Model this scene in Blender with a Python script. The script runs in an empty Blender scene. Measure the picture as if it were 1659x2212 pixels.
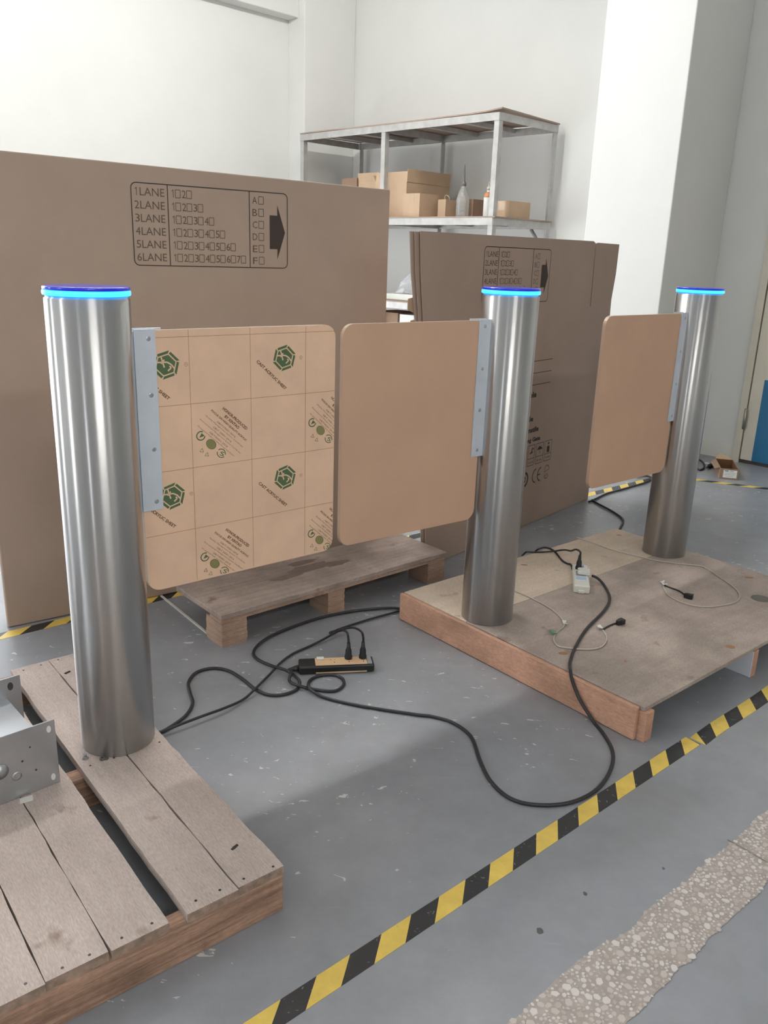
import bpy, bmesh, math, random
from math import sin, cos, pi, radians, atan2, hypot
from mathutils import Vector, Matrix

random.seed(7)
scene = bpy.context.scene
col = scene.collection

# ------------------------------------------------------------------ camera
FPX, PITCH, ROLL, CAMZ = 1789.4137, 0.3016125, 0.0340627, 1.1510586
_r0 = Vector((1, 0, 0)); FW = Vector((0, cos(PITCH), -sin(PITCH))); _u0 = _r0.cross(FW)
RT = _r0 * cos(ROLL) + _u0 * sin(ROLL)
UP = _u0 * cos(ROLL) - _r0 * sin(ROLL)
CAM = Vector((0, 0, CAMZ))
cd = bpy.data.cameras.new('camera'); cam = bpy.data.objects.new('camera', cd); col.objects.link(cam)
cd.sensor_fit = 'VERTICAL'; cd.sensor_height = 36.0; cd.lens = FPX / 2212 * 36.0
cd.clip_start = 0.02; cd.clip_end = 100
cam.matrix_world = Matrix(((RT.x, UP.x, -FW.x, CAM.x), (RT.y, UP.y, -FW.y, CAM.y), (RT.z, UP.z, -FW.z, CAM.z), (0, 0, 0, 1)))
scene.camera = cam

# room axes: e1 runs along the left wall towards the back wall, e2 along the back wall towards the left wall
TH = radians(44.5)
E1 = Vector((sin(TH), cos(TH), 0)); E2 = Vector((-cos(TH), sin(TH), 0)); EZ = Vector((0, 0, 1))
def RM(a, b, z=0.0): return E1 * a + E2 * b + EZ * z

# ------------------------------------------------------------------ light
scene.view_settings.view_transform = 'Standard'
scene.view_settings.look = 'None'
scene.view_settings.gamma = 1.0
scene.view_settings.use_curve_mapping = False
scene.view_settings.exposure = 0.08
world = bpy.data.worlds.new('sky'); scene.world = world; world.use_nodes = True
world.node_tree.nodes['Background'].inputs[0].default_value = (0.86, 0.93, 1.0, 1)
world.node_tree.nodes['Background'].inputs[1].default_value = 1.8
WA, WB, WD, WE, ZC = 5.725, 5.11, -4.6, -4.8, 3.35     # left wall b, back wall a, rear wall a, right wall b, ceiling
def area(name, a, b, z, ax, w, h, power, colr=(1, 1, 1)):
    """daylight area light filling a window opening; ax = inward direction"""
    l = bpy.data.lights.new(name, 'AREA'); l.shape = 'RECTANGLE'; l.size = w; l.size_y = h; l.energy = power; l.color = colr
    o = bpy.data.objects.new(name, l); col.objects.link(o)
    zax = -ax; xax = EZ.cross(zax).normalized(); yax = zax.cross(xax); p = RM(a, b, z)
    o.matrix_world = Matrix(((xax.x, yax.x, zax.x, p.x), (xax.y, yax.y, zax.y, p.y), (xax.z, yax.z, zax.z, p.z), (0, 0, 0, 1)))
    return o
# window openings: (wall, along0, along1, z0, z1, power)
WIN_A = [(-0.9, 1.86, 0.05, 2.75, 68.0), (-3.9, -2.7, 0.9, 2.75, 52.0), (2.0, 4.35, 0.15, 1.10, 38.0)]         # left wall, along a
WIN_E = []                                                                       # right wall is closed
WIN_D = [(2.0, 2.7, 0.9, 2.75, 32.0), (-2.9, -2.2, 0.9, 2.75, 20.0)]             # rear wall, along b
# fluorescent batten lamps: (a, b, length, strength, height, label)
LAMPS = [(2.2, 3.45, 3.2, 134.0, ZC, 'long batten lamp on the ceiling above the big cartons'), (-0.12, -1.73, 1.3, 160.0, 2.55, 'hanging batten lamp behind the photographer'),
         (1.8, -3.5, 0.9, 40.0, ZC, 'short batten lamp on the ceiling by the closed right wall'), (-2.9, 2.6, 1.2, 62.0, ZC, 'batten lamp on the ceiling near the rear window')]
DAY = (0.94, 0.97, 1.0)
for i, (p, q, z0, z1, w) in enumerate(WIN_A): area('daylight', (p + q) / 2, WA + 0.10, (z0 + z1) / 2, -E2, q - p, z1 - z0, w, DAY)
for i, (p, q, z0, z1, w) in enumerate(WIN_E): area('daylight', (p + q) / 2, WE - 0.10, (z0 + z1) / 2, E2, q - p, z1 - z0, w, DAY)
for i, (p, q, z0, z1, w) in enumerate(WIN_D): area('daylight', WD - 0.10, (p + q) / 2, (z0 + z1) / 2, E1, q - p, z1 - z0, w, DAY)

# ------------------------------------------------------------------ photo -> place helpers
def ray(x, y): return RT * ((x - 829.5) / FPX) + UP * ((1106 - y) / FPX) + FW
def at(x, y, z=0.0):
    d = ray(x, y); t = (z - CAMZ) / d.z
    return CAM + d * t
class Plane:
    """vertical plane through A along d: local (s, z, off) with off towards the camera side"""
    def __init__(s, A, d):
        s.A = Vector((A[0], A[1], 0)); s.d = Vector((d[0], d[1], 0)).normalized(); s.n = Vector((s.d.y, -s.d.x, 0))
    def p(s, u, z, off=0.0): return s.A + s.d * u + EZ * z + s.n * off
class Frame:
    """flat frame: local (u, v, z)"""
    def __init__(s, O, az):
        s.O = Vector((O[0], O[1], 0)); s.u = Vector((sin(az), cos(az), 0)); s.v = Vector((-cos(az), sin(az), 0))
    def p(s, u, v, z): return s.O + s.u * u + s.v * v + EZ * z

# ------------------------------------------------------------------ materials
MATS = {}
def new_mat(name):
    m = bpy.data.materials.new(name); m.use_nodes = True
    nt = m.node_tree; b = nt.nodes['Principled BSDF']; MATS[name] = m
    return m, nt, b
def mat(name, c, rough=0.6, metal=0.0, spec=0.5, var=0.0, scale=8.0, bump=0.0, bscale=60.0, stretch=None, angle=0.0, em=None, trans=0.0, coat=0.0):
    m, nt, b = new_mat(name); N = nt.nodes.new; L = nt.links.new
    b.inputs['Base Color'].default_value = (*c, 1); b.inputs['Roughness'].default_value = rough
    b.inputs['Metallic'].default_value = metal; b.inputs['Specular IOR Level'].default_value = spec
    b.inputs['Transmission Weight'].default_value = trans; b.inputs['Coat Weight'].default_value = coat
    if em: b.inputs['Emission Color'].default_value = (*em[0], 1); b.inputs['Emission Strength'].default_value = em[1]
    if var or bump:
        tc = N('ShaderNodeTexCoord'); mp = N('ShaderNodeMapping'); L(tc.outputs['Object'], mp.inputs[0])
        mp.inputs['Rotation'].default_value = (0, 0, angle)
        if stretch: mp.inputs['Scale'].default_value = stretch
    if var:
        n = N('ShaderNodeTexNoise'); n.inputs['Scale'].default_value = scale; n.inputs['Detail'].default_value = 6; n.inputs['Roughness'].default_value = 0.62
        L(mp.outputs[0], n.inputs['Vector'])
        r = N('ShaderNodeValToRGB'); L(n.outputs[0], r.inputs[0])
        r.color_ramp.elements[0].position = 0.3; r.color_ramp.elements[1].position = 0.7
        r.color_ramp.elements[0].color = (*[x * (1 - var) for x in c], 1); r.color_ramp.elements[1].color = (*[min(1, x * (1 + var)) for x in c], 1)
        L(r.outputs[0], b.inputs['Base Color'])
    if bump:
        n2 = N('ShaderNodeTexNoise'); n2.inputs['Scale'].default_value = bscale; n2.inputs['Detail'].default_value = 4; L(mp.outputs[0], n2.inputs['Vector'])
        bp = N('ShaderNodeBump'); bp.inputs['Strength'].default_value = bump; bp.inputs['Distance'].default_value = 0.004
        L(n2.outputs[0], bp.inputs['Height']); L(bp.outputs[0], b.inputs['Normal'])
    return m
def wood(name, c, dark, angle, grain=(2.0, 40.0, 40.0), rough=0.75, blotch=0.25, knots=True, streak=0.5):
    """wood with the grain along local x once turned by -angle"""
    m, nt, b = new_mat(name); N = nt.nodes.new; L = nt.links.new
    tc = N('ShaderNodeTexCoord'); mr = N('ShaderNodeMapping'); mr.inputs['Rotation'].default_value = (0, 0, angle); L(tc.outputs['Object'], mr.inputs[0])
    mp = N('ShaderNodeMapping'); mp.inputs['Scale'].default_value = grain; L(mr.outputs[0], mp.inputs[0])
    n = N('ShaderNodeTexNoise'); n.inputs['Scale'].default_value = 1.6; n.inputs['Detail'].default_value = 8; n.inputs['Roughness'].default_value = 0.65; n.inputs['Distortion'].default_value = 0.4
    L(mp.outputs[0], n.inputs['Vector'])
    r = N('ShaderNodeValToRGB'); r.color_ramp.elements[0].position = 0.33; r.color_ramp.elements[1].position = 0.62
    r.color_ramp.elements[0].color = (*[x * (1 - streak) + y * streak for x, y in zip(c, dark)], 1); r.color_ramp.elements[1].color = (*c, 1); L(n.outputs[0], r.inputs[0])
    n2 = N('ShaderNodeTexNoise'); n2.inputs['Scale'].default_value = 6; n2.inputs['Detail'].default_value = 5; L(mr.outputs[0], n2.inputs['Vector'])
    r2 = N('ShaderNodeValToRGB'); r2.color_ramp.elements[0].position = 0.35; r2.color_ramp.elements[1].position = 0.65
    v = 1 - blotch; r2.color_ramp.elements[0].color = (v, v, v * 0.98, 1); r2.color_ramp.elements[1].color = (1.05, 1.04, 1.03, 1); L(n2.outputs[0], r2.inputs[0])
    mx = N('ShaderNodeMix'); mx.data_type = 'RGBA'; mx.blend_type = 'MULTIPLY'; mx.inputs[0].default_value = 1
    L(r.outputs[0], mx.inputs[6]); L(r2.outputs[0], mx.inputs[7])
    out = mx.outputs[2]
    if knots:
        n3 = N('ShaderNodeTexNoise'); n3.inputs['Scale'].default_value = 13; n3.inputs['Detail'].default_value = 3; L(mr.outputs[0], n3.inputs['Vector'])
        r3 = N('ShaderNodeValToRGB'); r3.color_ramp.elements[0].position = 0.66; r3.color_ramp.elements[1].position = 0.76
        r3.color_ramp.elements[0].color = (1, 1, 1, 1); r3.color_ramp.elements[1].color = (0.6, 0.55, 0.52, 1); L(n3.outputs[0], r3.inputs[0])
        m2 = N('ShaderNodeMix'); m2.data_type = 'RGBA'; m2.blend_type = 'MULTIPLY'; m2.inputs[0].default_value = 1
        L(out, m2.inputs[6]); L(r3.outputs[0], m2.inputs[7]); out = m2.outputs[2]
    mf = N('ShaderNodeMapping'); mf.inputs['Scale'].default_value = (60, 260, 260); L(mr.outputs[0], mf.inputs[0])
    nf = N('ShaderNodeTexNoise'); nf.inputs['Scale'].default_value = 1.5; nf.inputs['Detail'].default_value = 3; L(mf.outputs[0], nf.inputs['Vector'])
    rf = N('ShaderNodeValToRGB'); rf.color_ramp.elements[0].position = 0.3; rf.color_ramp.elements[1].position = 0.7; rf.color_ramp.elements[0].color = (0.82, 0.81, 0.80, 1); rf.color_ramp.elements[1].color = (1.1, 1.1, 1.1, 1); L(nf.outputs[0], rf.inputs[0])
    m3 = N('ShaderNodeMix'); m3.data_type = 'RGBA'; m3.blend_type = 'MULTIPLY'; m3.inputs[0].default_value = 1; L(out, m3.inputs[6]); L(rf.outputs[0], m3.inputs[7]); out = m3.outputs[2]
    L(out, b.inputs['Base Color']); b.inputs['Roughness'].default_value = rough; b.inputs['Specular IOR Level'].default_value = 0.3
    bp = N('ShaderNodeBump'); bp.inputs['Strength'].default_value = 0.35; bp.inputs['Distance'].default_value = 0.002; L(n.outputs[0], bp.inputs['Height']); L(bp.outputs[0], b.inputs['Normal'])
    return m

def floor_material():
    m, nt, b = new_mat('floor_paint'); N = nt.nodes.new; L = nt.links.new
    tc = N('ShaderNodeTexCoord'); P = tc.outputs['Object']
    def noise(scale, detail=5, rough=0.6, vec=P, dist=0.0):
        n = N('ShaderNodeTexNoise'); n.inputs['Scale'].default_value = scale; n.inputs['Detail'].default_value = detail
        n.inputs['Roughness'].default_value = rough; n.inputs['Distortion'].default_value = dist; L(vec, n.inputs['Vector']); return n.outputs[0]
    def ramp(src, p0, c0, p1, c1):
        r = N('ShaderNodeValToRGB'); r.color_ramp.elements[0].position = p0; r.color_ramp.elements[1].position = p1
        r.color_ramp.elements[0].color = (*c0, 1); r.color_ramp.elements[1].color = (*c1, 1); L(src, r.inputs[0]); return r.outputs[0]
    def mix(a, c, f, mode='MIX'):
        x = N('ShaderNodeMix'); x.data_type = 'RGBA'; x.blend_type = mode
        if isinstance(f, float): x.inputs[0].default_value = f
        else: L(f, x.inputs[0])
        if isinstance(a, tuple): x.inputs[6].default_value = (*a, 1)
        else: L(a, x.inputs[6])
        if isinstance(c, tuple): x.inputs[7].default_value = (*c, 1)
        else: L(c, x.inputs[7])
        return x.outputs[2]
    base = ramp(noise(1.3, 6, 0.6), 0.35, (0.262, 0.272, 0.296), 0.66, (0.330, 0.340, 0.362))
    base = mix(base, ramp(noise(7, 6, 0.7), 0.3, (0.86, 0.86, 0.85), 0.7, (1.06, 1.06, 1.06)), 1.0, 'MULTIPLY')
    # worn, browner patches
    base = mix(base, (0.24, 0.235, 0.215), ramp(noise(2.1, 5, 0.65, dist=0.6), 0.56, (0, 0, 0), 0.74, (0.55, 0.55, 0.55)))
    # chips where the paint is scratched through to pale concrete
    mp = N('ShaderNodeMapping'); mp.inputs['Rotation'].default_value = (0, 0, 0.5); mp.inputs['Scale'].default_value = (1.0, 2.0, 1); L(P, mp.inputs[0])
    chip = noise(26, 3, 0.55, mp.outputs[0], 0.8)
    reg = noise(2.4, 4, 0.6)
    add = N('ShaderNodeMath'); add.operation = 'MULTIPLY_ADD'; add.inputs[1].default_value = 0.32; L(reg, add.inputs[0]); L(chip, add.inputs[2])
    sx = N('ShaderNodeVectorMath'); sx.operation = 'DOT_PRODUCT'; sx.inputs[1].default_value = (-0.66, 0.751, 0); L(P, sx.inputs[0])
    mr = N('ShaderNodeMapRange'); mr.inputs[1].default_value = 0.86; mr.inputs[2].default_value = 1.02; mr.inputs[3].default_value = 0.12; mr.inputs[4].default_value = 0.0; L(sx.outputs['Value'], mr.inputs[0])
    sb = N('ShaderNodeMath'); sb.operation = 'SUBTRACT'; L(add.outputs[0], sb.inputs[0]); L(mr.outputs[0], sb.inputs[1]); add = sb
    base = mix(base, (0.62, 0.63, 0.60), ramp(add.outputs[0], 0.835, (0, 0, 0), 0.85, (0.9, 0.9, 0.9)))
    mp2 = N('ShaderNodeMapping'); mp2.inputs['Rotation'].default_value = (0, 0, -0.9); mp2.inputs['Scale'].default_value = (5.0, 90.0, 1); L(P, mp2.inputs[0])
    sc = noise(1.0, 2, 0.5, mp2.outputs[0])
    base = mix(base, (0.34, 0.36, 0.37), ramp(sc, 0.72, (0, 0, 0), 0.75, (0.4, 0.4, 0.4)))
    # small dark dirt
    base = mix(base, (0.10, 0.10, 0.10), ramp(noise(60, 2, 0.5), 0.80, (0, 0, 0), 0.82, (0.7, 0.7, 0.7)))
    L(base, b.inputs['Base Color'])
    L(ramp(noise(3, 3, 0.5), 0.3, (0.29, 0.29, 0.29), 0.7, (0.37, 0.37, 0.37)), b.inputs['Roughness'])
    b.inputs['Specular IOR Level'].default_value = 0.45
    bp = N('ShaderNodeBump'); bp.inputs['Strength'].default_value = 0.12; bp.inputs['Distance'].default_value = 0.004; L(noise(45, 4, 0.6), bp.inputs['Height']); L(bp.outputs[0], b.inputs['Normal'])
    return m
floor_material()

def brushed_steel():
    m, nt, b = new_mat('brushed_steel'); N = nt.nodes.new; L = nt.links.new
    b.inputs['Base Color'].default_value = (0.53, 0.52, 0.515, 1); b.inputs['Metallic'].default_value = 1.0
    b.inputs['Roughness'].default_value = 0.30; b.inputs['Anisotropic'].default_value = 1.0; b.inputs['Anisotropic Rotation'].default_value = 0.25
    t = N('ShaderNodeTangent'); t.direction_type = 'RADIAL'; t.axis = 'Z'; L(t.outputs[0], b.inputs['Tangent'])
    tc = N('ShaderNodeTexCoord'); mp = N('ShaderNodeMapping'); mp.inputs['Scale'].default_value = (6, 6, 260); L(tc.outputs['Object'], mp.inputs[0])
    n = N('ShaderNodeTexNoise'); n.inputs['Scale'].default_value = 2; n.inputs['Detail'].default_value = 5; L(mp.outputs[0], n.inputs['Vector'])
    r = N('ShaderNodeMapRange'); r.inputs[3].default_value = 0.27; r.inputs[4].default_value = 0.33; L(n.outputs[0], r.inputs[0]); L(r.outputs[0], b.inputs['Roughness'])
brushed_steel()

mat('wall_paint', (0.745, 0.745, 0.718), 0.85, var=0.02, scale=3, bump=0.05, bscale=25, spec=0.2)
mat('ceiling_paint', (0.78, 0.78, 0.755), 0.9, spec=0.2)
mat('skirting_tile', (0.76, 0.74, 0.68), 0.45, var=0.06, scale=6)
mat('door_beige', (0.58, 0.53, 0.44), 0.5, var=0.05, scale=6)
mat('door_blue', (0.013, 0.125, 0.25), 0.45)
mat('hinge_metal', (0.35, 0.33, 0.29), 0.45, 0.7)
mat('dark_gap', (0.06, 0.05, 0.045), 0.9)
mat('aluminium', (0.68, 0.73, 0.80), 0.45, 0.35, var=0.05, scale=20)
mat('galvanised', (0.47, 0.485, 0.51), 0.34, 0.75, var=0.08, scale=9)
mat('screw_steel', (0.55, 0.56, 0.58), 0.3, 1.0)
mat('screw_dark', (0.05, 0.05, 0.055), 0.4, 0.6)
mat('led_ring', (0.05, 0.3, 0.9), 0.3, em=((0.03, 0.36, 1.0), 2.3))
mat('led_cap', (0.015, 0.02, 0.28), 0.18, em=((0.0, 0.01, 0.6), 0.55), coat=0.5)
for _s in sorted({l[3] for l in LAMPS}): mat('tube_%d' % _s, (0.9, 0.9, 0.9), 0.5, em=((1.0, 0.985, 0.955), _s))
mat('kraft_film', (0.84, 0.57, 0.395), 0.62, var=0.07, scale=10, bump=0.04, bscale=90, spec=0.35)
mat('kraft_plain', (0.63, 0.405, 0.277), 0.62, var=0.05, scale=7, bump=0.03, bscale=90, spec=0.35)
mat('acrylic_pale', (0.80, 0.70, 0.54), 0.25, spec=0.6)
mat('acrylic_edge', (0.50, 0.34, 0.24), 0.35, spec=0.6)
mat('cardboard', (0.455, 0.355, 0.285), 0.85, var=0.06, scale=3, bump=0.03, bscale=40, spec=0.15)
mat('cardboard_grey', (0.395, 0.30, 0.245), 0.85, var=0.06, scale=3, bump=0.03, bscale=40, spec=0.15)
mat('carton_light', (0.50, 0.36, 0.245), 0.85, var=0.07, scale=6, spec=0.15)
mat('carton_dark', (0.30, 0.20, 0.14), 0.85, var=0.1, scale=8, spec=0.15)
mat('carton_inside_shade', (0.16, 0.085, 0.045), 0.9, spec=0.1)
mat('packing_tape', (0.50, 0.37, 0.25), 0.18, spec=0.6)
mat('print_ink', (0.075, 0.062, 0.055), 0.8, spec=0.1)
mat('print_ink_pale', (0.15, 0.115, 0.09), 0.8, spec=0.1)
mat('print_brown', (0.165, 0.095, 0.055), 0.7, spec=0.2)
mat('print_line', (0.36, 0.195, 0.10), 0.7, spec=0.2)
mat('print_green', (0.105, 0.165, 0.080), 0.6, spec=0.2)
mat('print_olive', (0.29, 0.26, 0.11), 0.6, spec=0.2)
def scuffed(name, c, scuff, thr):
    m = mat(name, c, 0.42, var=0.12, scale=20); nt = m.node_tree; b = nt.nodes['Principled BSDF']; N = nt.nodes.new; L = nt.links.new
    src = b.inputs['Base Color'].links[0].from_socket; tc = N('ShaderNodeTexCoord')
    n = N('ShaderNodeTexNoise'); n.inputs['Scale'].default_value = 95; n.inputs['Detail'].default_value = 4; n.inputs['Distortion'].default_value = 0.7; L(tc.outputs['Object'], n.inputs['Vector'])
    r = N('ShaderNodeValToRGB'); r.color_ramp.elements[0].position = thr; r.color_ramp.elements[1].position = thr + 0.03; r.color_ramp.elements[1].color = (0.7, 0.7, 0.7, 1); L(n.outputs[0], r.inputs[0])
    x = N('ShaderNodeMix'); x.data_type = 'RGBA'; L(r.outputs[0], x.inputs[0]); L(src, x.inputs[6]); x.inputs[7].default_value = (*scuff, 1); L(x.outputs[2], b.inputs['Base Color'])
scuffed('tape_yellow', (0.80, 0.57, 0.115), (0.55, 0.42, 0.20), 0.70)
scuffed('tape_black', (0.028, 0.028, 0.030), (0.30, 0.30, 0.30), 0.66)
mat('black_rubber', (0.022, 0.022, 0.024), 0.5)
mat('black_plastic', (0.014, 0.014, 0.016), 0.42)
mat('cord_white', (0.52, 0.47, 0.40), 0.5)
mat('clear_tag', (0.75, 0.74, 0.72), 0.3)
mat('green_tag', (0.12, 0.30, 0.20), 0.5)
mat('white_plastic', (0.74, 0.73, 0.66), 0.4)
mat('switch_blue', (0.22, 0.33, 0.62), 0.35)
mat('socket_blue', (0.45, 0.56, 0.72), 0.4)
mat('socket_grey', (0.33, 0.33, 0.32), 0.5)
mat('strip_wood', (0.70, 0.47, 0.28), 0.5, var=0.08, scale=30, stretch=(1, 6, 6))
mat('rack_metal', (0.45, 0.44, 0.42), 0.5, 0.25, var=0.16, scale=14)
mat('rack_board', (0.33, 0.25, 0.20), 0.85, var=0.1, scale=5)
mat('bottle_clear', (0.86, 0.88, 0.88), 0.12, trans=0.75, spec=0.5)
mat('bottle_tip', (0.16, 0.15, 0.15), 0.5)
mat('bottle_orange', (0.55, 0.24, 0.11), 0.45)
mat('paper_white', (0.75, 0.75, 0.72), 0.8)
mat('wrap_film', (0.72, 0.73, 0.75), 0.3, trans=0.25)
mat('foam_white', (0.78, 0.79, 0.75), 0.7)
mat('terrazzo_bed', (0.37, 0.325, 0.295), 0.6, var=0.15, scale=30)
mat('stone_a', (0.62, 0.585, 0.555), 0.45); mat('stone_b', (0.52, 0.465, 0.43), 0.5); mat('stone_c', (0.44, 0.385, 0.35), 0.5)
mat('oil_stain', (0.10, 0.10, 0.095), 0.5, var=0.3, scale=30)
mat('damp_stain', (0.205, 0.155, 0.13), 0.6, var=0.15, scale=30)
mat('disc_metal', (0.18, 0.165, 0.145), 0.5, 0.3)
LP_AZ, RP_AZ, FP_AZ = radians(-39.0), radians(49.5), radians(48.6)
def zang(az): return az - pi / 2          # turns az direction onto +x in the Mapping node
GREYW = ((0.60, 0.505, 0.46), (0.45, 0.365, 0.325))
wood('pallet_plank', *GREYW, zang(LP_AZ), grain=(5, 50, 50), blotch=0.14, streak=0.45)
mat('plank_end', (0.33, 0.235, 0.18), 0.85, var=0.35, scale=60)
wood('pallet_beam', (0.56, 0.35, 0.25), (0.15, 0.09, 0.065), zang(LP_AZ + pi / 2), grain=(3, 60, 60), blotch=0.45, streak=0.75)
wood('ply_deck', (0.50, 0.42, 0.375), (0.41, 0.33, 0.285), zang(RP_AZ), grain=(4, 40, 40), blotch=0.30)
wood('ply_deck_pale', (0.70, 0.585, 0.475), (0.58, 0.47, 0.37), zang(RP_AZ), grain=(4, 40, 40), blotch=0.16)
wood('ply_side', (0.68, 0.40, 0.285), (0.50, 0.28, 0.19), zang(RP_AZ + pi / 2), grain=(3, 50, 50), blotch=0.30)
wood('ply_old', (0.50, 0.41, 0.365), (0.29, 0.225, 0.19), zang(FP_AZ), grain=(3, 40, 40), blotch=0.35)
wood('ply_layers', (0.60, 0.43, 0.33), (0.33, 0.21, 0.15), zang(FP_AZ), grain=(6, 6, 260), blotch=0.3, streak=0.8)
mat('board_white', (0.70, 0.73, 0.80), 0.5)

# ------------------------------------------------------------------ mesh helpers
def wloc(o):
    v = Vector((0, 0, 0))
    while o: v += o.location; o = o.parent
    return v
class MB:
    def __init__(s): s.v = []; s.f = []; s.m = []; s.sm = []
    def add(s, vs, fs, mi=0, smooth=False):
        o = len(s.v); s.v += [Vector(x) for x in vs]
        for f in fs: s.f.append([i + o for i in f]); s.m.append(mi); s.sm.append(smooth)
        return s
    def hexa(s, p, mi=0):   # 8 corners: bottom 4 ccw, top 4 ccw
        return s.add(p, [(3, 2, 1, 0), (4, 5, 6, 7), (0, 1, 5, 4), (1, 2, 6, 5), (2, 3, 7, 6), (3, 0, 4, 7)], mi)
    def box(s, fr, u0, u1, v0, v1, z0, z1, mi=0):
        return s.hexa([fr(u, v, z) for z in (z0, z1) for u, v in ((u0, v0), (u1, v0), (u1, v1), (u0, v1))], mi)
    def prism(s, pts0, pts1, mi=0, side=None, smooth_side=False):   # two matching rings
        n = len(pts0); o = len(s.v); s.v += [Vector(x) for x in pts0] + [Vector(x) for x in pts1]
        s.f.append([o + i for i in range(n)][::-1]); s.m.append(mi); s.sm.append(False)
        s.f.append([o + n + i for i in range(n)]); s.m.append(mi); s.sm.append(False)
        for i in range(n):
            j = (i + 1) % n; s.f.append([o + i, o + j, o + n + j, o + n + i]); s.m.append(mi if side is None else side); s.sm.append(smooth_side)
        return s
    def lathe(s, c, prof, seg=48, mi=0, axis=EZ, smooth=True):   # prof [(r, h)]
        ax = axis.normalized(); x = ax.orthogonal().normalized(); y = ax.cross(x); c = Vector(c); o = len(s.v)
        for r, h in prof:
            for k in range(seg):
                a = 2 * pi * k / seg; s.v.append(c + ax * h + (x * cos(a) + y * sin(a)) * r)
        for i in range(len(prof) - 1):
            for k in range(seg):
                k2 = (k + 1) % seg; s.f.append([o + i * seg + k, o + i * seg + k2, o + (i + 1) * seg + k2, o + (i + 1) * seg + k]); s.m.append(mi); s.sm.append(smooth)
        if prof[0][0] > 1e-6: s.f.append([o + k for k in range(seg)][::-1]); s.m.append(mi); s.sm.append(False)
        if prof[-1][0] > 1e-6: s.f.append([o + (len(prof) - 1) * seg + k for k in range(seg)]); s.m.append(mi); s.sm.append(False)
        return s
    def tube(s, pts, r, seg=10, mi=0):
        pts = [Vector(p) for p in pts]; o = len(s.v); n = len(pts); rr = r if isinstance(r, list) else [r] * n; up = None
        for i in range(n):
            t = (pts[min(i + 1, n - 1)] - pts[max(i - 1, 0)]).normalized()
            x = t.cross(EZ) if up is None else up - t * up.dot(t)
            if x.length < 1e-4: x = t.orthogonal()
            x.normalize(); up = x; y = t.cross(x)
            for k in range(seg):
                a = 2 * pi * k / seg; s.v.append(pts[i] + (x * cos(a) + y * sin(a)) * rr[i])
        for i in range(n - 1):
            for k in range(seg):
                k2 = (k + 1) % seg; s.f.append([o + i * seg + k, o + i * seg + k2, o + (i + 1) * seg + k2, o + (i + 1) * seg + k]); s.m.append(mi); s.sm.append(True)
        s.f.append([o + k for k in range(seg)][::-1]); s.m.append(mi); s.sm.append(False)
        s.f.append([o + (n - 1) * seg + k for k in range(seg)]); s.m.append(mi); s.sm.append(False)
        return s
    def build(s, name, mats, parent=None, bevel=0.0, bseg=2, origin=None):
        if isinstance(mats, str): mats = [mats]
        me = bpy.data.meshes.new(name)
        if parent is not None: off = wloc(parent)
        elif origin is not None: off = Vector(origin)
        else:
            xs = [v.x for v in s.v]; ys = [v.y for v in s.v]; zs = [v.z for v in s.v]
            off = Vector(((min(xs) + max(xs)) / 2, (min(ys) + max(ys)) / 2, min(zs)))
        me.from_pydata([tuple(v - off) for v in s.v], [], s.f)
        for m in mats: me.materials.append(MATS[m])
        me.polygons.foreach_set('material_index', s.m); me.polygons.foreach_set('use_smooth', s.sm)
        bm = bmesh.new(); bm.from_mesh(me); bmesh.ops.recalc_face_normals(bm, faces=bm.faces)
        if bevel:
            bmesh.ops.remove_doubles(bm, verts=bm.verts, dist=1e-6)
            es = [e for e in bm.edges if len(e.link_faces) == 2 and e.calc_face_angle(0) > 0.6]
            bmesh.ops.bevel(bm, geom=es, offset=bevel, segments=bseg, affect='EDGES', profile=0.5)
        bm.to_mesh(me); bm.free(); me.update()
        o = bpy.data.objects.new(name, me); col.objects.link(o)
        if parent is not None: o.parent = parent
        else: o.location = off
        return o
def tag(o, label=None, cat=None, group=None, kind=None):
    for k, v in (('label', label), ('category', cat), ('group', group), ('kind', kind)):
        if v: o[k] = v
    return o
def thing(name, loc, label, cat, group=None):
    o = bpy.data.objects.new(name, None); col.objects.link(o); o.location = Vector(loc); o.empty_display_size = 0.05
    return tag(o, label, cat, group)
def smooth_path(pts, n=8):
    pts = [Vector(p) for p in pts]; out = []
    for i in range(len(pts) - 1):
        p0 = pts[max(i - 1, 0)]; p1 = pts[i]; p2 = pts[i + 1]; p3 = pts[min(i + 2, len(pts) - 1)]
        for k in range(n):
            t = k / n
            out.append(0.5 * ((2 * p1) + (p2 - p0) * t + (2 * p0 - 5 * p1 + 4 * p2 - p3) * t * t + (3 * p1 - p0 - 3 * p2 + p3) * t ** 3))
    out.append(pts[-1]); return out

# text as flat meshes, cached as 2-D (unit bounding box) outlines
_TX = {}
def text2d(s, bold=0.0):
    key = (s, bold)
    if key not in _TX:
        cu = bpy.data.curves.new('t', 'FONT'); cu.body = s; cu.size = 1; cu.resolution_u = 2; cu.offset = bold
        ob = bpy.data.objects.new('t', cu); col.objects.link(ob)
        dg = bpy.context.evaluated_depsgraph_get(); me = bpy.data.meshes.new_from_object(ob.evaluated_get(dg))
        vs = [(v.co.x, v.co.y) for v in me.vertices]; fs = [tuple(p.vertices) for p in me.polygons]
        bpy.data.objects.remove(ob); bpy.data.curves.remove(cu); bpy.data.meshes.remove(me)
        x0 = min(v[0] for v in vs); x1 = max(v[0] for v in vs); y0 = min(v[1] for v in vs); y1 = max(v[1] for v in vs)
        _TX[key] = ([((x - x0) / (x1 - x0), (y - y0) / (y1 - y0)) for x, y in vs], fs, (x1 - x0) / (y1 - y0))
    return _TX[key]
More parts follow.
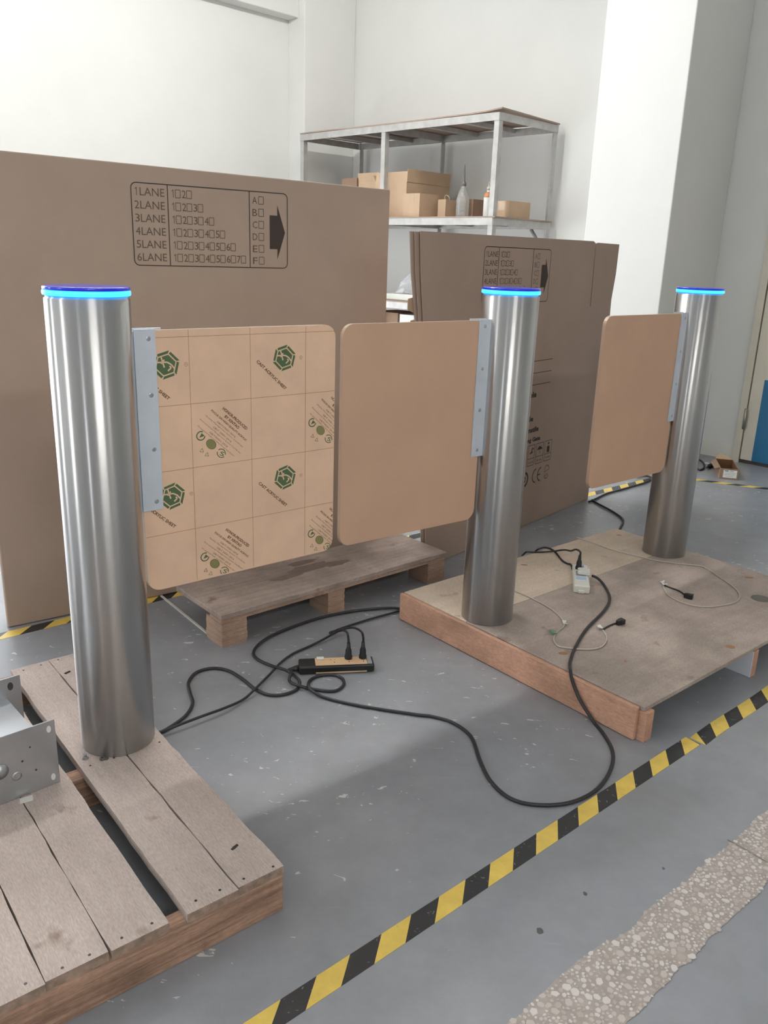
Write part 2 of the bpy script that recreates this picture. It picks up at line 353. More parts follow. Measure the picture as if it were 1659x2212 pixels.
class Print:
    """flat print on a plane: collects 2-D shapes in (s, z) and lays them a hair above the face"""
    def __init__(s, to3, off): s.to3 = to3; s.off = off; s.mb = MB()
    def poly(s, pts, mi=0): s.mb.add([s.to3(x, y, s.off) for x, y in pts], [tuple(range(len(pts)))], mi); return s
    def line(s, a, b, w, mi=0):
        dx, dy = b[0] - a[0], b[1] - a[1]; l = hypot(dx, dy); nx, ny = -dy / l * w / 2, dx / l * w / 2
        return s.poly([(a[0] + nx, a[1] + ny), (b[0] + nx, b[1] + ny), (b[0] - nx, b[1] - ny), (a[0] - nx, a[1] - ny)], mi)
    def frame(s, x0, y0, x1, y1, w, mi=0):
        for a, b in (((x0, y0), (x1, y0)), ((x0, y1), (x1, y1)), ((x0, y0), (x0, y1)), ((x1, y0), (x1, y1))): s.line(a, b, w, mi)
        return s
    def ring(s, c, r, w, a0=0.0, a1=2 * pi, n=24, mi=0, sq=1.0, rot=0.0):
        P = []
        for k in range(n + 1):
            t = a0 + (a1 - a0) * k / n
            q = []
            for rr in (r - w / 2, r + w / 2):
                x, y = rr * cos(t), rr * sin(t) * sq; q.append((c[0] + x * cos(rot) - y * sin(rot), c[1] + x * sin(rot) + y * cos(rot)))
            P.append(q)
        for k in range(n): s.poly([P[k][0], P[k][1], P[k + 1][1], P[k + 1][0]], mi)
        return s
    def disc(s, c, r, n=20, mi=0, sq=1.0, rot=0.0):
        pts = []
        for k in range(n):
            x, y = r * cos(2 * pi * k / n), r * sin(2 * pi * k / n) * sq
            pts.append((c[0] + x * cos(rot) - y * sin(rot), c[1] + x * sin(rot) + y * cos(rot)))
        return s.poly(pts, mi)
    def text(s, t, x, y, h, w=None, rot=0.0, mi=0, bold=0.0):   # lower-left anchor
        vs, fs, asp = text2d(t, bold); w = w or h * asp; c, n = cos(rot), sin(rot)
        s.mb.add([s.to3(x + (a * w) * c - (b * h) * n, y + (a * w) * n + (b * h) * c, s.off) for a, b in vs], fs, mi); return s
    def build(s, name, mats, parent, clip=()):
        o = s.mb.build(name, mats, parent)
        if clip:
            bm = bmesh.new(); bm.from_mesh(o.data); w = wloc(parent)
            for co, no in clip:
                bmesh.ops.bisect_plane(bm, geom=bm.verts[:] + bm.edges[:] + bm.faces[:], plane_co=Vector(co) - w, plane_no=no, clear_outer=True)
            bm.to_mesh(o.data); bm.free()
        return o

# ------------------------------------------------------------------ room shell
def struct(o): o['kind'] = 'structure'; return o
fl = MB().box(RM, WD - 0.2, WB + 0.2, WE - 0.2, WA + 0.2, -0.08, 0.0).build('floor', 'floor_paint', origin=(0, 0, 0)); struct(fl)
struct(MB().box(RM, WD - 0.2, WB + 0.2, WE - 0.2, WA + 0.2, ZC, ZC + 0.1).build('ceiling', 'ceiling_paint'))
def holed(fr, lo, hi, holes, z1=ZC):
    """wall of blocks round rectangular openings; fr(t, w, z) with w the thickness"""
    mb = MB(); t = lo
    for p, q, a, b, _ in sorted(holes):
        mb.box(fr, t, p, 0, 0.2, 0, z1); mb.box(fr, p, q, 0, 0.2, 0, a); mb.box(fr, p, q, 0, 0.2, b, z1); t = q
    mb.box(fr, t, hi, 0, 0.2, 0, z1); return mb
struct(holed(lambda t, w, z: RM(t, WA + w, z), WD - 0.2, WB + 0.2, WIN_A).build('wall_left', 'wall_paint'))
struct(holed(lambda t, w, z: RM(t, WE - w, z), WD - 0.2, WB + 0.2, WIN_E).build('wall_right', 'wall_paint'))
struct(holed(lambda t, w, z: RM(WD - w, t, z), WE, WA, WIN_D).build('wall_rear', 'wall_paint'))
struct(MB().box(RM, WB, WB + 0.2, WE, WA, 0, ZC).build('wall_back', 'wall_paint'))
struct(MB().box(RM, 4.446, WB, 2.275, 2.80, 0, ZC).build('wall_pillar', 'wall_paint', bevel=0.006))
struct(MB().box(RM, 4.579, WB, 5.525, WA, 0, ZC).build('wall_corner_pillar', 'wall_paint', bevel=0.006))
struct(MB().box(RM, WD, 4.579, WA - 0.13, WA, 2.86, ZC).build('trim_1', 'wall_paint', bevel=0.006)); 
k = 0
for holes, fr in ((WIN_A, lambda t, w, z: RM(t, WA + w, z)), (WIN_E, lambda t, w, z: RM(t, WE - w, z)), (WIN_D, lambda t, w, z: RM(WD - w, t, z))):
    for p, q, a, b, _ in holes:
        k += 1; e = 0.04; mb = MB()
        mb.box(fr, p, p + e, 0.02, 0.09, a, b); mb.box(fr, q - e, q, 0.02, 0.09, a, b); mb.box(fr, p + e, q - e, 0.02, 0.09, a, a + e); mb.box(fr, p + e, q - e, 0.02, 0.09, b - e, b)
        o = struct(mb.build('window_%d' % k, 'aluminium')); n = max(1, round((q - p) / 0.9))
        for j in range(1, n):
            t = p + (q - p) * j / n; MB().box(fr, t - 0.02, t + 0.02, 0.03, 0.08, a + e, b - e).build('mullion', 'aluminium', o)
for a, b, L, st, zl, lab in LAMPS:
    t = thing('batten_lamp', RM(a, b, zl - 0.10), lab, 'lamp', 'batten lamps')
    MB().box(RM, a - L / 2, a + L / 2, b - 0.035, b + 0.035, zl - 0.06, zl).build('housing', 'foam_white', t)
    MB().lathe(RM(a - L / 2 + 0.03, b, zl - 0.095), [(0.020, 0), (0.020, L - 0.06)], 14, axis=E1).build('tube', 'tube_%d' % st, t)
    for p in (a - L / 2, a + L / 2 - 0.03):
        MB().box(RM, p, p + 0.03, b - 0.02, b + 0.02, zl - 0.115, zl - 0.06).build('end_holder', 'foam_white', t)
        if zl < ZC: MB().tube([RM(p + 0.015, b, zl), RM(p + 0.015, b, ZC)], 0.004, 8).build('hanging_rod', 'rack_metal', t)
# skirting tiles and door on the right stretch of the back wall
def CW(b, w, z): return RM(WB - w, b, z)
sk = struct(MB().box(CW, 1.995, 2.272, 0.0, 0.010, 0.0, 0.090).build('baseboard_back', 'skirting_tile'))
dr = struct(MB().box(CW, 1.945, 1.985, 0, 0.045, 0, 2.15).box(CW, 0.905, 0.945, 0, 0.045, 0, 2.15).box(CW, 0.905, 1.985, 0, 0.045, 2.10, 2.15).build('door_1', 'door_beige'))
leaf = MB().box(CW, 0.949, 1.939, 0.004, 0.038, 0.022, 2.095).build('door_leaf', 'door_beige', dr, bevel=0.002)
MB().box(CW, 1.02, 1.868, 0.038, 0.041, 0.022, 0.515).build('kick_panel', 'door_blue', leaf)
MB().box(CW, 0.949, 1.945, 0.0, 0.030, 0.0, 0.020).build('door_gap', 'dark_gap', dr)
MB().lathe(CW(1.942, 0.052, 0.21), [(0.009, 0), (0.009, 0.125)], 12).build('hinge', 'hinge_metal', dr)

# ------------------------------------------------------------------ floor markings
def hazard_tape(name, O, az, L, w, label, period=0.1427, shear=0.052, phase=0.0, curve=None, z=0.0006, t0=0.0, ends=None):
    fr = Frame(O, az); mb = MB(); h = period / 2; seg = []
    n0 = int(math.floor((t0 - phase) / h)) - 1; n1 = int(math.ceil((L - phase) / h)) + 1
    cv = curve or (lambda t: 0.0)
    for i in range(n0, n1):
        a, b = phase + i * h, phase + (i + 1) * h
        pa = [(max(t0, min(L, a)), w), (max(t0, min(L, b)), w), (max(t0, min(L, b - shear)), 0), (max(t0, min(L, a - shear)), 0)]
        if max(p[0] for p in pa) - min(p[0] for p in pa) < 1e-5: continue
        q = [(u, v + cv(u)) for u, v in pa]
        mb.prism([fr.p(u, v, 0.0001) for u, v in q], [fr.p(u, v, z) for u, v in q], i % 2)
    return tag(mb.build(name, ['tape_black', 'tape_yellow']), label, 'floor tape')
az_t = atan2(0.664 - 0.182, 1.746 - 1.322)
fr_t = Frame((0.182, 1.322), az_t)
O_t = fr_t.p(0, -0.0415, 0)
hazard_tape('hazard_tape', (O_t.x, O_t.y), az_t, 0.808, 0.0415, 'yellow and black striped hazard tape crossing the foreground floor', t0=-0.95, phase=0.0)
O2 = fr_t.p(0.815, -0.052, 0)
hazard_tape('hazard_tape', (O2.x, O2.y), az_t - radians(0.6), 1.6, 0.043, 'torn, scuffed striped tape piece continuing past the plywood platform', t0=0.0, phase=0.035, shear=0.05, curve=lambda t: 0.004 * sin(t * 14) * math.exp(-t * 3))
az_b = atan2(2.633, 2.184)
fr_b = Frame((-1.165, 2.300), az_b); O3 = fr_b.p(-0.9, -0.036, 0)
hazard_tape('hazard_tape', (O3.x, O3.y), az_b, 4.35, 0.045, 'striped floor tape running behind the two big upright cartons', shear=0.05)
P4 = at(1470, 1034); Q4 = at(1700, 1063); az4 = atan2(Q4.x - P4.x, Q4.y - P4.y)
hazard_tape('hazard_tape', (P4.x, P4.y), az4, 1.6, 0.04, 'worn striped floor tape in front of the door', shear=0.05)

# exposed terrazzo strip
c6 = lambda x, y: (1000 + x / 2.517, 1640 + y / 2.517)
Lp = [(-260, 1960), (20, 1660), (240, 1440), (330, 1380), (430, 1275), (545, 1165), (690, 1050), (800, 985), (900, 940), (985, 840), (1060, 775), (1150, 715), (1240, 640), (1330, 550), (1470, 455), (1570, 350), (1659, 270), (1900, 60), (2300, -260)]
Rp = [(560, 1900), (760, 1600), (890, 1440), (940, 1380), (1000, 1320), (1080, 1235), (1150, 1160), (1225, 1095), (1300, 1025), (1360, 960), (1420, 900), (1460, 860), (1490, 830), (1550, 785), (1600, 740), (1640, 690), (1659, 650), (1950, 420), (2380, 60)]
LW = [at(*c6(*p)) for p in Lp]; RW = [at(*c6(*p)) for p in Rp]
LW.insert(0, LW[0] + (LW[0] - LW[2]).normalized() * 1.6); RW.insert(0, RW[0] + (RW[0] - RW[2]).normalized() * 1.6)
LW.append(LW[-1] + (LW[-1] - LW[-3]).normalized() * 1.2); RW.append(RW[-1] + (RW[-1] - RW[-3]).normalized() * 1.2)
def resample(P, n=60):
    d = [0]
    for i in range(1, len(P)): d.append(d[-1] + (P[i] - P[i - 1]).length)
    out = []
    for k in range(n + 1):
        t = d[-1] * k / n; i = max(j for j in range(len(d)) if d[j] <= t + 1e-9); i = min(i, len(P) - 2)
        f = (t - d[i]) / (d[i + 1] - d[i]); out.append(P[i].lerp(P[i + 1], f) + Vector((random.uniform(-1, 1), random.uniform(-1, 1), 0)) * 0.0034)
    return out
L2, R2 = resample(LW, 200), resample(RW, 200)
mb = MB(); h = EZ * 0.0012
for i in range(200): mb.hexa([L2[i], R2[i], R2[i + 1], L2[i + 1], L2[i] + h, R2[i] + h, R2[i + 1] + h, L2[i + 1] + h])
tz = struct(mb.build('trim_2', 'terrazzo_bed'))
mb = MB(); cell = {}; placed = []
for _ in range(70000):
    i = random.uniform(0, 199.9); f = random.random(); j = int(i); a = L2[j].lerp(L2[j + 1], i - j); b = R2[j].lerp(R2[j + 1], i - j); p = a.lerp(b, f)
    r = random.choice((0.0030, 0.0040, 0.0055, 0.0070, 0.0088))
    if f * (b - a).length < r * 0.2 or (1 - f) * (b - a).length < r * 0.2: continue
    gx, gy = int(p.x / 0.02), int(p.y / 0.02)
    if any((p.x - q.x) ** 2 + (p.y - q.y) ** 2 < (0.84 * (r + s_)) ** 2 for dx in (-1, 0, 1) for dy in (-1, 0, 1) for q, s_ in cell.get((gx + dx, gy + dy), ())): continue
    cell.setdefault((gx, gy), []).append((p, r))
    placed.append((p, r)); n = random.choice((5, 6, 7)); t0 = random.random() * 6; sq = random.uniform(0.6, 1.0); ro = random.random() * 6
    lo, hi = [], []
    for k in range(n):
        t = t0 + 2 * pi * k / n + random.uniform(-0.25, 0.25); x, y = r * cos(t), r * sin(t) * sq
        d = Vector((x * cos(ro) - y * sin(ro), x * sin(ro) + y * cos(ro), 0)); lo.append(p + d + EZ * 0.001); hi.append(p + d * 0.86 + EZ * 0.0021)
    mb.prism(lo, hi, random.choice((0, 0, 1, 1, 2)))
o = mb.build('stone_chips', ['stone_a', 'stone_b', 'stone_c'], tz); o['kind'] = 'stuff'
ja, jb = at(*c6(1440, 440)), at(*c6(1700, 590)); jd = (jb - ja).normalized(); jn = Vector((-jd.y, jd.x, 0)) * 0.0014
MB().hexa([ja - jn, jb - jn, jb + jn, ja + jn] + [x + EZ * 0.0026 for x in (ja - jn, jb - jn, jb + jn, ja + jn)]).build('joint_strip', 'hinge_metal', tz)

# ------------------------------------------------------------------ slatted pallet under the near bollard
HP = 0.095
LP = Frame((-0.158, 1.232), LP_AZ)   # u runs away from the camera, v to the left
lp = thing('slatted_pallet', LP.p(0.5, 0.4, 0), 'worn grey wooden pallet of long planks under the nearest bollard', 'pallet')
LPL = 1.03
planks = [(0.0, 0.092), (0.0945, 0.189), (0.221, 0.318), (0.3205, 0.4165), (0.419, 0.515), (0.547, 0.643), (0.6455, 0.74)]
HOLES = {0: [(0.11, 0.045)]}
for i, (a, b) in enumerate(planks):
    j0 = random.uniform(-0.004, 0.003); j1 = LPL + random.uniform(-0.006, 0.006)
    mb = MB(); n = 26; dv = [random.uniform(-0.0012, 0.0012) for _ in range(n + 1)]; dw = [random.uniform(-0.0012, 0.0012) for _ in range(n + 1)]
    for s in range(n):
        u0 = j0 + (j1 - j0) * s / n; u1 = j0 + (j1 - j0) * (s + 1) / n
        vs = [LP.p(u0, a + dv[s], HP - 0.018), LP.p(u1, a + dv[s + 1], HP - 0.018), LP.p(u1, b + dw[s + 1], HP - 0.018), LP.p(u0, b + dw[s], HP - 0.018)]
        vs += [v + EZ * 0.018 for v in vs]
        fs = [(3, 2, 1, 0), (4, 5, 6, 7), (0, 1, 5, 4), (2, 3, 7, 6)] + []
        mb.add(vs, fs)
        if s == 0: mb.add(vs, [(3, 0, 4, 7)], 1)
        if s == n - 1: mb.add(vs, [(1, 2, 6, 5)], 1)
    pk = mb.build('plank', ['pallet_plank', 'plank_end'], lp)
    # nails at both ends and over the middle bearer
    for u in (0.014, 0.5, LPL - 0.02):
        for v in (a + 0.022, b - 0.022):
            MB().lathe(LP.p(u + random.uniform(-.004, .004), v + random.uniform(-.006, .006), HP - 0.0005), [(0.0028, 0), (0.0024, 0.0009)], 8).build('nail', 'screw_dark', pk)
    if i == 0:
        c = LP.p(0.095, 0.048, HP - 0.0006); ln = (LP.u * 0.35 - LP.v * 0.94).normalized() * 0.008
        MB().tube([c - ln, c - ln * 0.2, c + ln * 0.2, c + ln], [0.0028, 0.0036, 0.0032, 0.003], 8).build('bored_hole', 'dark_gap', pk)
        c = LP.p(0.93, 0.075, HP - 0.0006); MB().tube([c - ln, c + ln], 0.0034, 8).build('bored_hole', 'dark_gap', pk)
for u0, u1 in ((0.0, 0.034), (0.49, 0.53), (LPL - 0.035, LPL)):
    MB().box(LP.p, u0, u1, 0.002, 0.738, 0.0, HP - 0.018).build('bearer', 'pallet_beam', lp, bevel=0.0015, bseg=1)

# ------------------------------------------------------------------ plywood platform under the two far bollards
RP = Frame((0.664, 1.829), RP_AZ)    # u along the near right edge, v away to the left
rp = thing('plywood_platform', RP.p(0.585, 0.45, 0), 'low plywood platform with reddish side board under the two farther bollards', 'platform')
RL, RW_ = 1.17, 0.907
MB().box(RP.p, 0.002, RL, 0.0, 0.6235, HP - 0.012, HP).build('deck_board', 'ply_deck', rp, bevel=0.001, bseg=1)
MB().box(RP.p, 0.002, RL, 0.6255, RW_, HP - 0.012, HP).build('deck_board', 'ply_deck_pale', rp, bevel=0.001, bseg=1)
MB().box(RP.p, -0.014, -0.001, 0.012, RW_ + 0.004, 0.002, HP - 0.002).build('side_board', 'ply_side', rp, bevel=0.002)
MB().box(RP.p, 0.0, 0.034, -0.010, RW_, 0.0, HP - 0.0125).build('bearer', 'ply_side', rp, bevel=0.002)
br = MB().box(RP.p, 0.557, 0.585, -0.004, RW_, 0.0, HP - 0.0125).build('bearer', 'ply_side', rp, bevel=0.001)
MB().box(RP.p, 0.5535, 0.5568, -0.003, RW_ - 0.01, 0.001, HP - 0.013).build('white_facing', 'board_white', br)
MB().box(RP.p, RL - 0.034, RL, 0.0, RW_, 0.0, HP - 0.0125).build('bearer', 'ply_side', rp, bevel=0.002)
for p, (a, b) in (((565, 208), (16, 4)), ((740, 605), (18, 6)), ((990, 75), (14, 4)), ((1490, 575), (16, 8)), ((1575, 265), (20, 5)), ((1020, 640), (5, 4)), ((1297, 457), (3, 2)), ((1378, 487), (3, 2))):
    c = at(860 + p[0] / 2.076, 1120 + p[1] / 2.076, HP); rx = a / 2.076 / 1789 * 2.9; ry = b / 2.076 / 1789 * 5.5
    pts = [c + Vector((rx * cos(t * pi / 6), ry * sin(t * pi / 6), 0)) for t in range(12)]
    MB().prism([q - EZ * 0.0003 for q in pts], [q + EZ * 0.0004 for q in pts]).build('wood_knot', 'print_line', rp)
dc = at(1643, 1293, HP)
MB().lathe(dc, [(0.030, 0.0), (0.030, 0.0012), (0.028, 0.0016)], 32).build('access_plate', 'disc_metal', rp)

# ------------------------------------------------------------------ short plywood pallet in front of the big carton
FP = Frame((-0.473, 2.254), FP_AZ)
fp = thing('block_pallet', FP.p(0.47, 0.14, 0), 'short stained plywood pallet on laminated blocks below the big left carton', 'pallet')
FZ = 0.11
MB().box(FP.p, 0.0, 0.945, 0.0, 0.285, FZ - 0.017, FZ).build('deck_board', 'ply_old', fp, bevel=0.0015, bseg=1)
MB().box(FP.p, 0.0, 0.94, 0.004, 0.07, FZ - 0.030, FZ - 0.0172).build('cross_board', 'ply_layers', fp, bevel=0.001, bseg=1)
for u0, u1, v1 in ((0.003, 0.092, 0.10), (0.402, 0.472, 0.11), (0.858, 0.945, 0.11)):
    mb = MB(); z = 0.0; top = FZ - 0.0305; n = 7
    for i in range(n):
        z0 = top * i / n; e = random.uniform(0, 0.0018)
        mb.box(FP.p, u0 + e, u1 - e, 0.004 + e, v1 - e, z0, top * (i + 1) / n)
    MB.build(mb, 'block', 'ply_layers', fp)
for u0, u1 in ((0.165, 0.255), (0.402, 0.472), (0.842, 0.928)):
    MB().box(FP.p, u0, u1, 0.185, 0.28, 0.0, FZ - 0.0175).build('block', 'ply_layers', fp)
# stained patches on its top
for (px, py), rx, ry in (((670, 1226), 0.10, 0.03), ((620, 1246), 0.07, 0.018), ((730, 1216), 0.06, 0.02), ((655, 1215), 0.06, 0.02)):
    c = at(px, py, FZ); pts = []
    for t in range(16):
        a = 2 * pi * t / 16; k = random.uniform(0.75, 1.15); pts.append(c + FP.u * (rx * k * cos(a)) + FP.v * (ry * k * sin(a)))
    MB().prism([q - EZ * 0.0002 for q in pts], [q + EZ * 0.0003 for q in pts]).build('stain', 'damp_stain', fp)
s0, s1 = at(348, 1288), at(453, 1373); sd = (s1 - s0).normalized(); sn = Vector((-sd.y, sd.x, 0)) * 0.0035
ws = MB().hexa([s0 - sn, s1 - sn, s1 + sn, s0 + sn] + [x + EZ * 0.004 for x in (s0 - sn, s1 - sn, s1 + sn, s0 + sn)]).build('plastic_strip', 'white_plastic')
tag(ws, 'thin white strip lying on the floor beside the block pallet', 'strip')

# ------------------------------------------------------------------ swing gate bollards
BR, BH = 0.0785, 0.98
screw_me = None
def bollard(c, label):
    t = thing('swing_gate_bollard', (c[0], c[1], HP), label, 'swing gate', 'stainless swing gate bollards with blue light rings')
    C = Vector((c[0], c[1], HP))
    MB().lathe(C, [(BR - 0.002, 0.0006), (BR, 0.0014), (BR, 0.958), (BR - 0.003, 0.960), (BR - 0.003, 0.963)], 96).build('post_tube', 'brushed_steel', t)
    MB().lathe(C, [(BR - 0.004, 0.9632), (BR + 0.0012, 0.9638), (BR + 0.0022, 0.9665), (BR + 0.0022, 0.9708), (BR + 0.001, 0.9730), (BR - 0.003, 0.9733)], 96).build('light_ring', 'led_ring', t)
    MB().lathe(C, [(BR - 0.003, 0.9735), (BR + 0.0012, 0.9738), (BR + 0.0012, 0.9790), (BR - 0.001, 0.9805)], 96).build('top_cap', 'led_cap', t)
    return t
def rrect(x0, x1, z0, z1, r, n=6):
    pts = []
    for cx, cz, a0 in ((x1 - r, z1 - r, 0), (x0 + r, z1 - r, 90), (x0 + r, z0 + r, 180), (x1 - r, z0 + r, 270)):
        for k in range(n + 1):
            a = radians(a0 + 90 * k / n); pts.append((cx + r * cos(a), cz + r * sin(a)))
    return pts
ZT, ZB, TK = 0.9895, 0.428, 0.012
def wing(t, pl, x0, x1, p0, p1, film, side, c, xs, edge='acrylic_edge'):
    """panel x0..x1 in the plane pl (front face at off 0), clamp plates p0..p1, side = +1 when the post is at larger s"""
    rr = rrect(x0, x1, ZB, ZT, 0.030)
    pn = MB().prism([pl.p(x, z, -TK) for x, z in rr], [pl.p(x, z, 0) for x, z in rr], 0, 1).build('wing_panel', [film, edge], t)
    zb, zt = 0.6135, 0.9925
    fr = lambda u, o, z: pl.p(u, z, o)
    cl = MB().box(fr, p0, p1, 0.0004, 0.0044, zb, zt).build('clamp_plate', 'aluminium', t, bevel=0.0008)
    MB().box(fr, p0 - (0.020 if side > 0 else 0), p1 + (0.020 if side < 0 else 0), -TK - 0.0044, -TK - 0.0004, zb, zt + 0.001).build('clamp_plate', 'aluminium', t, bevel=0.0008)
    for z in (0.974, 0.860, 0.7465, 0.633):
        mb = MB().lathe(pl.p(xs, z, 0.0040), [(0.0050, 0), (0.0050, 0.0008), (0.0042, 0.0013), (0.0028, 0.0013)], 16, axis=pl.n)
        mb.lathe(pl.p(xs, z, 0.0046), [(0.0028, 0), (0.0028, 0.0003)], 6, 1, axis=pl.n, smooth=False).build('screw', ['screw_steel', 'screw_dark'], cl)
    # arm from the clamp into the post
    e = (p1 if side > 0 else p0); C = Vector((c[0], c[1], 0)); A = pl.p(e, 0, -TK / 2); d = (C - A); L = d.length; d.normalize(); n = Vector((d.y, -d.x, 0))
    q = A - d * 0.004; r = A + d * max(0.004, L - BR + 0.006)
    MB().hexa([q - n * 0.005 + EZ * zb, r - n * 0.005 + EZ * zb, r + n * 0.005 + EZ * zb, q + n * 0.005 + EZ * zb] + [x + EZ * (zt - zb - 0.004) for x in (q - n * 0.005 + EZ * zb, r - n * 0.005 + EZ * zb, r + n * 0.005 + EZ * zb, q + n * 0.005 + EZ * zb)]).build('hinge_arm', 'aluminium', t)
    return pn
cL, cM, cR = (-0.5787, 1.6216), (0.3280, 2.3532), (1.0783, 3.0053)
g1 = bollard(cL, 'nearest steel bollard whose wing carries printed green hexagon logos')
PL1 = Plane((-0.5749, 1.6170), (0.768, 0.641))
pn1 = wing(g1, PL1, 0.0865, 0.5815, 0.0835, 0.1290, 'kraft_film', -1, cL, 0.1140, 'acrylic_pale')
g2 = bollard(cM, 'middle steel bollard with plain brown wing, on the platform edge')
PL2 = Plane((-0.108, 2.009), (0.792, 0.611))
wing(g2, PL2, -0.004, 0.4640, 0.4365, 0.4785, 'kraft_plain', 1, cM, 0.4565)
g3 = bollard(cR, 'farthest steel bollard with plain brown wing, at the platform back edge')
PL3 = Plane((0.679, 2.655), (0.760, 0.650))
wing(g3, PL3, -0.009, 0.4420, 0.4190, 0.4540, 'kraft_plain', 1, cR, 0.4400)

# print on the near wing
def W1(x, z, off=0.0): return PL1.p(x * 1.006 + 0.0885, 0.9745 + (z - 0.9695) * 0.9723, off)   # film layout -> panel
pr = Print(W1, 0.00025)
X0, X1, Z0, Z1 = -0.001, 0.4890, 0.4110, 0.9835
for z in (0.9695, 0.8245, 0.6805, 0.537): pr.line((X0, z), (X1, z), 0.0009)
for x in (0.114, 0.260, 0.4055): pr.line((x, Z0), (x, Z1), 0.0009)
pr.build('grid_lines', 'print_line', pn1)
def hexlogo(P, c):
    R = 0.0315; th0 = radians(15); V = lambda r, k, sh=0.0: (c[0] + r * cos(th0 + pi / 3 * k + sh), c[1] + r * sin(th0 + pi / 3 * k + sh))
    for k in range(6):      # pinwheel ring of six bars
        a, b = V(R, k), V(R, k + 1); ai, bi = V(R * 0.80, k), V(R * 0.80, k + 1)
        lerp = lambda p, q, t: (p[0] + (q[0] - p[0]) * t, p[1] + (q[1] - p[1]) * t)
        P.poly([lerp(a, b, 0.0), lerp(a, b, 0.86), lerp(ai, bi, 0.98), lerp(ai, bi, 0.06)], 0)
    r = R * 0.70
    P.poly([V(r, k) for k in range(6)], 0)
    q = lambda x, y: (c[0] + x * R, c[1] + y * R)
    P.off += 0.00015
    for st in (((-0.60, 0.20), (0.08, 0.19), (0.36, 0.02), (0.62, -0.31)), ((-0.32, 0.56), (-0.22, 0.18), (-0.12, -0.16)), ((-0.10, 0.36), (-0.34, 0.10)), ((0.12, -0.40), (0.36, -0.20), (0.24, -0.08))):
        for a, b in zip(st, st[1:]): P.line(q(*a), q(*b), R * 0.10, 2)
    P.off -= 0.00015
    P.ring((c[0] + 0.0445, c[1] - 0.001), 0.0042, 0.0007, n=12, mi=1); P.text('R', c[0] + 0.0431, c[1] - 0.0030, 0.0042, mi=1)
clip1 = [(W1(X1, 0.7), PL1.d), (W1(X0, 0.7), -PL1.d), (W1(0.2, Z0), -EZ)]
for (cx, cz) in ((0.062, 0.912), (0.348, 0.912), (0.063, 0.6225), (0.349, 0.6235)):
    pr = Print(W1, 0.0003); hexlogo(pr, (cx, cz)); pr.build('printed_logo', ['print_green', 'print_line', 'kraft_film'], pn1, clip1)
    pr = Print(W1, 0.0003); pr.text('CAST ACRYLIC SHEET', cx - 0.0735, cz - 0.0055, 0.0074, 0.1025, radians(-43), bold=0.03); pr.build('printed_words', 'print_brown', pn1, clip1)
for (dx, dz) in ((0, 0), (0.2905, 0), (0.0, -0.288), (0.2905, -0.2875)):
    pr = Print(W1, 0.0003); ro = radians(-43); c, n = cos(ro), sin(ro); bx, bz = 0.189 + dx, 0.7895 + dz + 0.018
    def tl(t, cx, cy, h, w, bold=0.0, mi=0):     # centred line in the rotated block, cy down from the first line
        pr.text(t, bx + (cx - w / 2) * c + cy * n, bz + (cx - w / 2) * n - cy * c, h, w, ro, mi, bold)
    tl('HONOR-PRODUCED', 0.040, 0.002, 0.0072, 0.080, 0.03)
    tl('BY XINTAO', 0.039, 0.0125, 0.0070, 0.046, 0.03)
    tl('FOCUS ON HIGH QUALITY ACRYLIC', 0.039, 0.0225, 0.0056, 0.116, 0.03)
    tl('GB/T19001-2016', 0.039, 0.0320, 0.0040, 0.060)
    tl('Quality Management System Certificate', 0.039, 0.0385, 0.0038, 0.122)
    tl('GB/T 24001-2016', 0.039, 0.0465, 0.0040, 0.058)
    tl('Environmental Management System Certificate', 0.039, 0.0530, 0.0038, 0.132)
    tl('GB/T45001-2018', 0.039, 0.0610, 0.0040, 0.058)
    tl('Occupational Health and Safety Management System', 0.037, 0.0675, 0.0038, 0.118)
    a = (0.135 + dx, 0.751 + dz); b = (0.159 + dx, 0.729 + dz); d = (0.183 + dx, 0.705 + dz)
    pr.ring(a, 0.0098, 0.0026, radians(60), radians(350), 20, 1); pr.poly([(a[0] - 0.004, a[1] - 0.004), (a[0] + 0.009, a[1] - 0.001), (a[0] + 0.002, a[1] + 0.006)], 1)
    pr.disc(b, 0.0128, 24, 2, 0.78, ro); pr.ring(b, 0.0128, 0.0014, n=24, mi=1, sq=0.78, rot=ro)
    pr.ring(d, 0.0108, 0.0022, radians(20), radians(170), 14, 1, 0.85, ro); pr.ring(d, 0.0108, 0.0022, radians(200), radians(350), 14, 1, 0.85, ro); pr.text('S', d[0] - 0.005, d[1] - 0.004, 0.010, 0.011, ro * 0.5, 1, 0.01)
    for e in ((0.136 + dx, 0.717 + dz), (0.148 + dx, 0.706 + dz)):
        T = [(e[0] + 0.0055 * cos(radians(90 + 120 * k) + ro * 0.3), e[1] + 0.0055 * sin(radians(90 + 120 * k) + ro * 0.3)) for k in range(3)]
        for k in range(3): pr.line(T[k], T[(k + 1) % 3], 0.0009, 1)
    pr.build('printed_words', ['print_brown', 'print_green', 'print_olive'], pn1, clip1)

